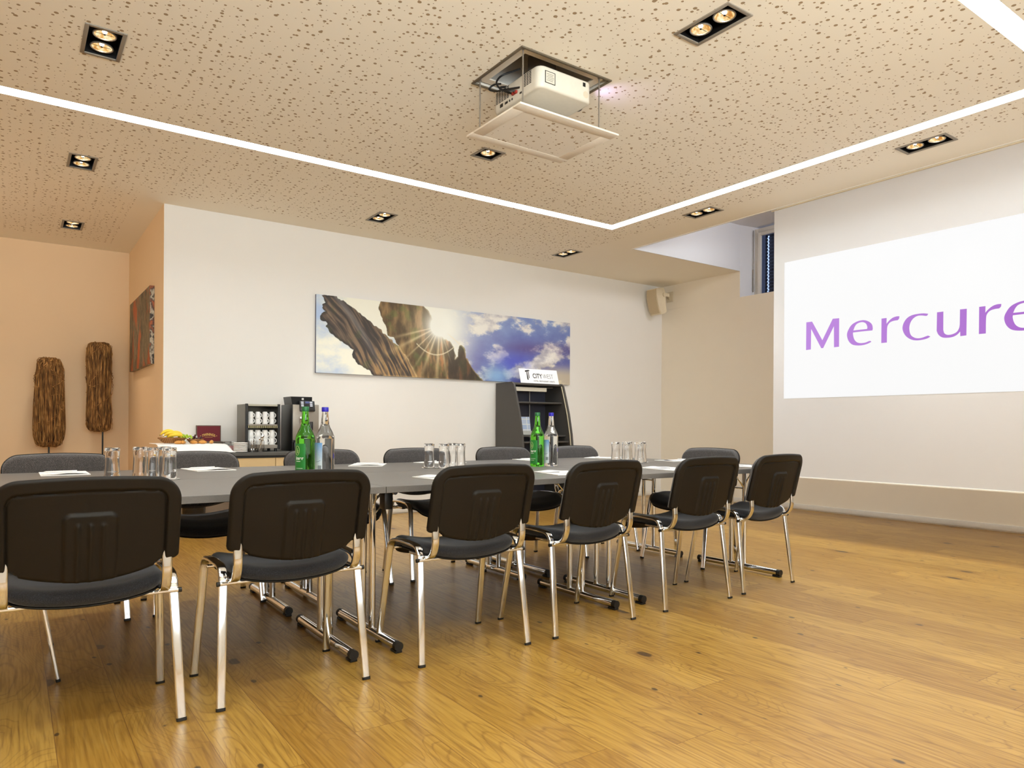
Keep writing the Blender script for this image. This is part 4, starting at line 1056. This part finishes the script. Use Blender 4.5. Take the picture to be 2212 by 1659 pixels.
banana('banana at the right front of the bunch in the basket', 1.200, 6.905, ZF+.060, .1, .75)
banana('banana at the back of the bunch nearest the wall', 1.215, 7.02, ZF+.070, .15, .2)
def grapes(name, label, x, y, z, n, sx, sy, col, seed, cat='grapes'):
    rnd = random.Random(seed); b = MB()
    for k in range(n):
        b.ball((rnd.gauss(0, sx), rnd.gauss(0, sy), abs(rnd.gauss(0, .012))), rnd.uniform(.0085, .0105), n=8)
    o = b.build(name, plain(name+'_skin', col, .25, 0, 30, .15), ang=80); o.location = (x, y, z); tag(o, label, cat)
grapes('grape_bunch', 'bunch of green grapes spilling over the basket rim', 1.268, 6.915, ZF+.046, 34, .026, .018, rgb(176, 206, 60), 2)
basket('small round basket of dark grapes beside the red tea box', 1.378, 6.995, ZF-.006, .135, .10, .036, 0)
grapes('dark_grape_bunch', 'dark purple grapes in the small round basket', 1.378, 6.985, ZF+.034, 20, .022, .014, rgb(70, 34, 36), 5)
nk = MB().prism([(-.05, 0), (.055, 0), (.035, .06), (-.03, .045)], lambda a, b_: (a, 0, b_), lambda a, b_: (a, .003, b_ + 0))
o = nk.build('paper_napkin', PAPER); o.location = (1.362, 7.025, ZF+.010); tag(o, 'folded white napkin standing in the small round basket', 'napkin')
ap = MB().ball((0, 0, 0), .026, sz=.9, n=14).build('apple', plain('apple_red', rgb(214, 90, 54), .3, 0, 12, .3)); ap.location = (1.252, 6.965, ZF+.062); tag(ap, 'red apple half hidden behind the green grapes', 'apple')
def pastry_proto():
    t = thing('croissant', 'x', 'pastry'); P = [(.036*math.sin(a), .018*math.cos(a), .012+.002*math.cos(2*a)) for a in [-1.4+2.8*k/14 for k in range(15)]]
    r = [.003+.013*math.sin(PI*k/14)*(1+.12*(k % 2)) for k in range(15)]
    MB().tube(P, r, 10, up=Vector((0, 0, 1))).build('crust', plain('baked_crust', rgb(214, 150, 70), .5, 0, 60, .25), t); return t
cr = pastry_proto()
for i, (x, y, lb) in enumerate([(1.215, 6.845, 'golden pastry at the left front edge below the fruit basket'), (1.265, 6.850, 'golden pastry under the green grapes'), (1.352, 6.885, 'small pastry left of the tall golden one'),
                                (1.42, 6.915, 'pale golden pastry in front of the red tea box'), (1.488, 6.935, 'largest golden pastry, right end of the pastry row')]):
    put(cr, i > 0, lb, (x, y, ZB+.074+(0.004 if i > 2 else .004)), 1.1*i, 'pastries on the white cloth')
# tea box
def tea_box():
    o = thing('tea_box', 'open wooden tea box with dark red lid and gold lettering', 'tea box', (1.538, 7.16, ZB+.076))
    WB = plain('dark_wood', rgb(92, 74, 58), .5)
    MB().box((-.122, -.085, 0), (.122, .045, .016), .003).build('box_tray', WB, o)
    ld = MB().box((-.112, .046, .0), (.112, .060, .168), .003).build('lid', WB, o)
    MB().box((-.103, .0435, .008), (.103, .0455, .160)).build('red_lining', plain('dark_red_lining', rgb(110, 8, 26), .6), ld)
    gold = plain('gold_print', rgb(226, 184, 92), .4)
    me = text_mesh('TWININGS', .034, Matrix.Identity(4), .0003, .0008, width=.118)
    for v in me.vertices:
        x = v.co.x-.059; v.co = Vector((x, .0424-v.co.z, .070+v.co.y-x*x*4.0))
    text_obj('gold_lettering', me, gold, ld)
    m = MB().box((-.075, .0425, .064), (-.068, .0434, .070)).box((.068, .0425, .064), (.075, .0434, .070)).box((-.035, .0425, .054), (.035, .0434, .0565)); m.build('gold_marks', gold, ld)
tea_box()
# glass containers
def jar(name, label, x, y, r, h, cat='jar', parts=()):
    o = thing(name, label, cat, (x, y, ZB+.001))
    b = MB().lathe([(0, 0), (r, 0), (r*1.04, h), (r*1.04-.002, h), (r-.002, .003), (0, .003)], 24); b.build('glass_wall', GLASSM, o); return o
o = thing('glass_container', 'rectangular glass container behind the sugar glass', 'container', (1.648, 6.992, ZB+.0005))
MB().box((-.04, -.03, 0), (.04, .03, .004)).box((-.04, -.03, .004), (-.037, .03, .088)).box((.037, -.03, .004), (.04, .03, .088)).box((-.037, -.03, .004), (.037, -.027, .088)).box((-.037, .027, .004), (.037, .03, .088)).build('glass_box', GLASSM, o)
MB().box((-.042, -.032, .0885), (.042, .032, .094), .002).build('metal_lid', STEEL, o)
o = jar('sugar_glass', 'small glass holding pink and white sugar packets', 1.668, 6.862, .029, .075)
pk = MB()
rnd = random.Random(4)
for k in range(9):
    a = rnd.uniform(0, PI); d = rnd.uniform(-.012, .012)
    pk.box((-.018, -.001, .004), (.018, .001, .055), 0, M=Matrix.Rotation(a, 4, 'Z') @ Matrix.Translation((0, d, 0)) @ Matrix.Rotation(rnd.uniform(-.15, .15), 4, 'Y'))
pk.build('sugar_packets', plain('pink_packets', rgb(228, 160, 158), .6, 0, 60, .3), o)
# plates
def plate_proto():
    return MB().lathe([(0, .002), (.035, .0), (.042, .001), (.068, .0045), (.0705, .0065), (.0705, .0110), (.069, .0122), (.060, .0105), (.038, .0055), (0, .0045)], 32).build('saucer', PORC)
pl = plate_proto(); pl['category'] = 'saucer'; pl.scale = (.88, .88, 1.)
ordn = ['lowest', 'second lowest', 'third lowest', 'fourth from the bottom', 'third from the top', 'second from the top', 'topmost']
for k in range(7): put(pl, k > 0, 'white saucer, '+ordn[k]+' of the stack left of the cup cabinet', (1.714, 6.737, ZB+.0005+k*.0128), .3*k, 'saucers stacked on the worktop')
def put_rear(p, lb, loc, rz, group):
    o = put(p, True, lb, loc, rz, group); o.scale = (.75, .75, 1.)
for k in range(4): put_rear(pl, 'white saucer, '+['lowest', 'second lowest', 'second highest', 'topmost'][k]+' of the hidden rear stack beside the tea box', (1.717, 7.10, ZB+.0005+k*.0128+.0), .3*k, 'saucers in the rear stack')
for k in range(4, 7): put_rear(pl, 'white saucer near the top of the rear stack, '+['under the two highest', 'under the highest', 'highest rim of all saucers'][k-4], (1.717, 7.10, ZB+.0005+k*.0128), .3*k, 'saucers in the rear stack')
# spoons in glasses
def spoon_glass(label, x, y, seed, fan):
    o = thing('cutlery_glass', label, 'glass', (x, y, ZB+.001))
    MB().lathe([(0, 0), (.024, 0), (.034, .03), (.035, .105), (.033, .105), (.032, .03), (.022, .005), (0, .005)], 24).build('glass_wall', GLASSM, o)
    rnd = random.Random(seed)
    for k in range(4):
        a = rnd.uniform(0, 2*PI); r0 = .010; dx, dy = .026*math.cos(a), .026*math.sin(a)
        h = .105+fan*rnd.uniform(.0, .04); b = MB()
        b.tube([(-dx*.5, -dy*.5, .012), (dx*.3, dy*.3, h*.6), (dx, dy, h)], .0022, 6)
        b.ball((dx, dy, h+.006) if fan > .5 else (-dx*.5, -dy*.5, .018), .010, sx=.8, sy=.35, sz=1.5, n=8)
        b.build('teaspoon', CHROME, o)
spoon_glass('glass with teaspoons lying low, left of the two spoon glasses', 1.817, 6.730, 1, .1)
spoon_glass('glass with teaspoons standing up in front of the cups', 1.889, 6.728, 2, 1.)
# cup cabinet
CX0, CX1, CYF, CYB = 1.771, 2.092, 6.80, 7.10
def cup_cabinet():
    o = thing('cup_warmer', 'black framed cup warmer cabinet full of white cups on the worktop', 'cup warmer', ((CX0+CX1)/2, (CYF+CYB)/2, ZB))
    hx = (CX1-CX0)/2; hy = (CYB-CYF)/2; H = .445
    SIDE = plain('grey_side_panel', rgb(104, 100, 90), .35, .3)
    MB().box((-hx, -hy+.012, .03), (-hx+.010, hy, H), .002, 1).build('side_panel', SIDE, o)
    MB().box((hx-.010, -hy+.012, .03), (hx, hy, H), .002, 1).build('side_panel', SIDE, o)
    MB().box((-hx+.0105, hy-.012, .03), (hx-.0105, hy, H)).build('back_panel', plain('dark_inner_panel', rgb(60, 54, 40), .25, .4), o)
    for s in (-1, 1): MB().box((min(s*hx, s*(hx-.024)), -hy-.004, .022), (max(s*hx, s*(hx-.024)), -hy+.0115, H+.004), .002, 1).build('front_post', BLACKM, o)
    MB().box((-hx+.0105, -hy+.012, H-.012), (hx-.0105, hy-.0125, H)).box((-hx+.0245, -hy-.002, H-.018), (hx-.0245, -hy+.0115, H-.002), .002, 1).build('top_panel', plain('top_steel', rgb(176, 170, 152), .35, .5), o)
    MB().box((-hx+.0105, -hy+.004, .244), (hx-.0105, hy-.0125, .258), .002, 1).build('middle_shelf', STEEL, o)
    r = MB()
    for k in range(15): r.box((-hx+.03+k*.0185, -hy+.006, .222), (-hx+.039+k*.0185, -hy+.010, .2435))
    r.build('shelf_grille', plain('brass_grille', rgb(196, 184, 140), .4, .4), o)
    MB().box((-hx+.0105, -hy-.002, .030), (hx-.0105, hy-.0125, .064), .002, 1).build('base_tray', STEEL, o)
    b = MB()
    for sx in (-1, 1):
        for sy in (-1, 1): b.lathe([(0, 0), (.014, 0), (.014, .0295), (0, .0295)], 12, (sx*(hx-.03), sy*(hy-.04), 0))
    b.build('feet', BLACKM, o)
cup_cabinet()
def cup_proto():
    t = thing('coffee_cup', 'x', 'cup')
    out = [(.0280, 0), (.0285, .002), (.0275, .03), (.0250, .060), (.0235, .070), (.019, .0725), (0, .0725)]
    MB().lathe(out+[(0, .069), (.020, .069), (.0265, .060), (.030, .03), (.0315, .001), (.0335, 0)][0:0]+[], 24).lathe([(.0280, 0), (.0262, .001), (.025, .03), (.0225, .062), (0, .066)], 24).build('cup_body', PORC, t, ang=50)
    P = [(.0245+.015*math.sin(a), 0, .034-.020*math.cos(a)) for a in [PI*k/8 for k in range(9)]]
    MB().tube(P, .0042, 8, up=Vector((0, 1, 0))).build('handle', PORC, t); return t
cupp = cup_proto(); first = False
colw = ['leftmost', 'second', 'third', 'rightmost']
for sh, (z0, dz, hgt_) in enumerate(((.258, .90, 'upper'), (.064, 1.06, 'lower'))):
    for c in range(4):
        for k in range(2):
            x = CX0+.062+c*.066; y = CYF+.055
            lb = 'white cup, %s cup of the %s stack on the %s shelf of the cup cabinet' % (['bottom', 'top'][k], colw[c], hgt_)
            o = put(cupp, first, lb, (x, y, ZB+z0+.0005+k*.0590*dz), math.radians(-32), 'white cups in the cup warmer'); first = True; o.scale = (dz, dz, dz)
# coffee machine
def machine():
    o = thing('coffee_machine', 'black and silver coffee machine right of the cup cabinet', 'coffee machine', (2.342, 6.975, ZB))
    hx, hy = .133, .175
    MB().box((-hx, -hy+.012, .0), (hx, hy, .452), .006).build('body', BLACKM, o)
    SIL = plain('silver_front', rgb(150, 140, 128), .35, .3)
    MB().box((-hx+.004, -hy-.004, .105), (hx-.004, -hy+.0115, .45), .004).build('front_panel', SIL, o)
    MB().box((-hx+.03, -hy-.006, .106), (hx-.03, -hy-.0045, .19), .0005, 1).build('drip_cover', SIL, o)
    MB().box((-hx, -hy-.06, 0), (hx, -hy+.0115, .085), .006).build('drip_tray', BLACKM, o)
    hp = MB().prism([(-hx+.005, -.135), (.070, -.135), (.070, .10), (-hx+.005, .10)], lambda a, b_: (a+.008, b_+.01, .4525), lambda a, b_: (a*1.06, b_, .528)); hp.build('bean_hopper', BLACKM, o)
    lg = MB().box((-.030, -.1385, .496), (-.010, -.1365, .516), .003).box((-.040, -.1375, .480), (.0, -.1358, .486)).build('hopper_mark', plain('white_mark', rgb(220, 216, 210), .5), o)
    M = Matrix.Translation((.0, -hy-.012, .445)) @ Matrix.Rotation(math.radians(-14), 4, 'X')
    dp = MB().box((-.066, -.008, -.060), (.082, .014, .042), .005, M=M).build('control_panel', BLACKM, o)
    bt = MB()
    for sx in (-.045, .042):
        for k in range(3): bt.box((sx-.010, -.0105, .022-.018*k), (sx+.016, -.0085, .032-.018*k), .001, 1, M=M)
    bt.build('buttons', emis('lit_buttons', rgb(240, 240, 245), 1.), dp)
    MB().box((-.012, -.0105, .016), (.028, -.0085, .034), 0, M=M).build('display', emis('lit_display', rgb(84, 92, 140), 1.), dp)
    MB().box((-.072, -hy-.05, .30), (-.045, -hy-.004, .335), .004).tube([(-.058, -hy-.03, .30), (-.058, -hy-.03, .255)], [.008, .005], 10).build('milk_spout', CHROME, o)
    MB().box((.03, -hy-.05, .20), (.055, -hy-.004, .285), .004).build('coffee_spout', BLACKM, o)
    MB().tube([(.022, -hy-.03, .29), (.022, -hy-.03, .24)], .006, 8).build('spout_tube', CHROME, o)
machine()
# waste bin under the sideboard
o = thing('waste_bin', 'round glossy black waste bin on the floor under the sideboard', 'waste bin', (1.365, 6.98, 0))
MB().lathe([(0, 0), (.090, 0), (.094, .004), (.104, .300), (.108, .305), (.104, .308), (.098, .300), (.088, .010), (0, .010)], 32).build('bin_body', plain('glossy_black', rgb(34, 30, 27), .18), o)
MB().lathe([(.106, .3085), (.108, .312), (.104, .315), (.101, .312), (.104, .3085)], 32).build('bin_rim', STEEL, o)

# ---------------------------------------------------------------- brochure rack
def rack():
    x0, x1 = 4.885, 5.665; yb = 7.265
    o = thing('brochure_rack', 'dark grey display rack with curved sides standing against the white wall', 'display rack', ((x0+x1)/2, yb, 0))
    hx = (x1-x0)/2
    prof = [(0, 1.525), (-.335, 1.530), (-.375, 1.50), (-.43, 1.34), (-.49, 1.15), (-.545, .90), (-.580, .60), (-.60, .30), (-.60, .0), (0, 0)]
    for s in (-1, 1):
        sp = MB().prism(prof, lambda a, z: (s*hx-s*.0, a, z), lambda a, z: (s*(hx-.024), a, z)).build('side_panel', DKGREY, o)
        cr = MB().sweep([(s*(hx-.030), a+.018, z-.01) for a, z in prof[1:9]], [(-.004, -.006), (.004, -.006), (.004, .006), (-.004, .006)]); cr.build('pale_edge_strip', plain('pale_strip', rgb(206, 194, 166), .5), o)
    MB().box((-hx+.0245, -.018, .06), (hx-.0245, -.004, 1.50)).build('back_panel', plain('dark_blue_grey', rgb(60, 60, 72), .4), o)
    MB().box((-hx+.0245, -.355, 1.497), (hx-.0245, -.004, 1.522), .003).build('top_board', DKGREY, o)
    MB().box((-hx+.05, -.30, 1.425), (hx-.22, -.26, 1.475), .004).build('light_bar', plain('pale_light_bar', rgb(226, 218, 200), .5), o)
    MB().tube([(.09, -.05, .85), (.09, -.05, 1.46), (.12, -.08, 1.48), (.28, -.28, 1.48)], .006, 8).build('steel_tube', STEEL, o)
    for z, d in ((1.275, -.36), (.868, -.44), (.795, -.50), (.45, -.52)):
        MB().box((-hx+.0245, d, z), (hx-.0245, -.0185, z+.020), .003).build('shelf', DKGREY, o)
    MB().box((-hx+.0245, -.54, .02), (hx-.0245, -.5, .12)).build('plinth', DKGREY, o)
    return o
rack()
def rack_sign():
    t = math.radians(17); b0 = Vector((5.02, 6.925, 1.5225)); X = Vector((1, 0, 0)); Yv = Vector((0, math.sin(t), math.cos(t)))
    o = thing('tabletop_sign', 'white hotel name sign leaning on top of the brochure rack', 'sign', b0)
    M = frame_matrix((0, 0, 0), X, Yv)
    MB().box((0, 0, -.006), (.590, .185, 0), M=M).build('sign_board', plain('white_board', rgb(244, 242, 242), .4), o)
    ink = plain('black_ink', rgb(24, 22, 24), .5)
    def tx(s_, size, x, y, w, off=0.):
        me = text_mesh(s_, size, Matrix.Identity(4), .0003, off, width=w)
        for v in me.vertices: v.co = M @ Vector((v.co.x+x, v.co.y+y, v.co.z+.0012))
        text_obj('lettering', me, ink, o)
    tx('CITY', .085, .195, .068, .145, .0012); tx('WEST', .085, .352, .068, .160, -.0016); tx('HOTEL  RESTAURANT  EVENTS', .026, .20, .022, .325, 0)
    lg = [[(.095, .135), (.088, .150), (.090, .163), (.150, .172), (.158, .164), (.158, .156), (.140, .158), (.143, .060), (.132, .068), (.130, .152), (.118, .150), (.124, .045), (.112, .038), (.104, .052), (.108, .148), (.100, .146)]]
    flat_poly('logo_mark', lg, M @ Matrix.Translation((0, 0, .0012)), ink, o, .0003)
rack_sign()
def leaflets():
    o = thing('leaflet_holder', 'stack of printed leaflets standing on the middle shelf of the rack', 'leaflets', (5.085, 7.00, .889))
    t = NT('printed_leaflet'); v = t.coord(); br = t.node('ShaderNodeTexBrick'); br.offset = 0.; br.squash = 1.; br.inputs['Brick Width'].default_value = .42; br.inputs['Row Height'].default_value = .3; br.inputs['Scale'].default_value = 4.6; br.inputs['Color1'].default_value = rgb(206, 210, 220); br.inputs['Color2'].default_value = rgb(168, 186, 214); br.inputs['Mortar'].default_value = rgb(232, 230, 224)
    mp = t.node('ShaderNodeMapping'); mp.inputs['Rotation'].default_value = (PI/2, 0, 0); t.link(v, mp.inputs['Vector']); t.link(mp.outputs[0], br.inputs['Vector'])
    t.link(br.outputs['Color'], t.b.inputs['Base Color'])
    M = Matrix.Rotation(math.radians(-10), 4, 'X')
    MB().box((-.09, -.012, .0), (.14, .010, .225), M=M).build('leaflet_front', t.m, o)
    MB().box((-.095, -.020, .0), (.145, -.014, .05), M=M).build('holder_lip', plain('clear_lip', rgb(190, 188, 180), .2), o)
leaflets()

# ---------------------------------------------------------------- camera
YAW = math.radians(35.225); ROLL = math.radians(.3207)
f = Vector((math.sin(YAW), math.cos(YAW), 0)); r = Vector((math.cos(YAW), -math.sin(YAW), 0)); u = Vector((0, 0, 1))
r2 = r*math.cos(ROLL)+u*math.sin(ROLL); u2 = -r*math.sin(ROLL)+u*math.cos(ROLL)
cam = bpy.data.cameras.new('camera'); co = bpy.data.objects.new('camera', cam); C.objects.link(co)
co.matrix_world = Matrix(((r2.x, u2.x, -f.x, 0), (r2.y, u2.y, -f.y, 0), (r2.z, u2.z, -f.z, 1.0), (0, 0, 0, 1)))
cam.sensor_width = 36; cam.lens = 1530.5/2212*36; cam.shift_y = 90.47/2212; cam.clip_start = .05
sc.camera = co
# ---------------------------------------------------------------- world and view
w = bpy.data.worlds.new('world'); sc.world = w; w.use_nodes = True
bg = w.node_tree.nodes['Background']; bg.inputs[0].default_value = (.55, .62, .8, 1); bg.inputs[1].default_value = .35
sc.view_settings.view_transform = 'Standard'
sc.view_settings.exposure = .13
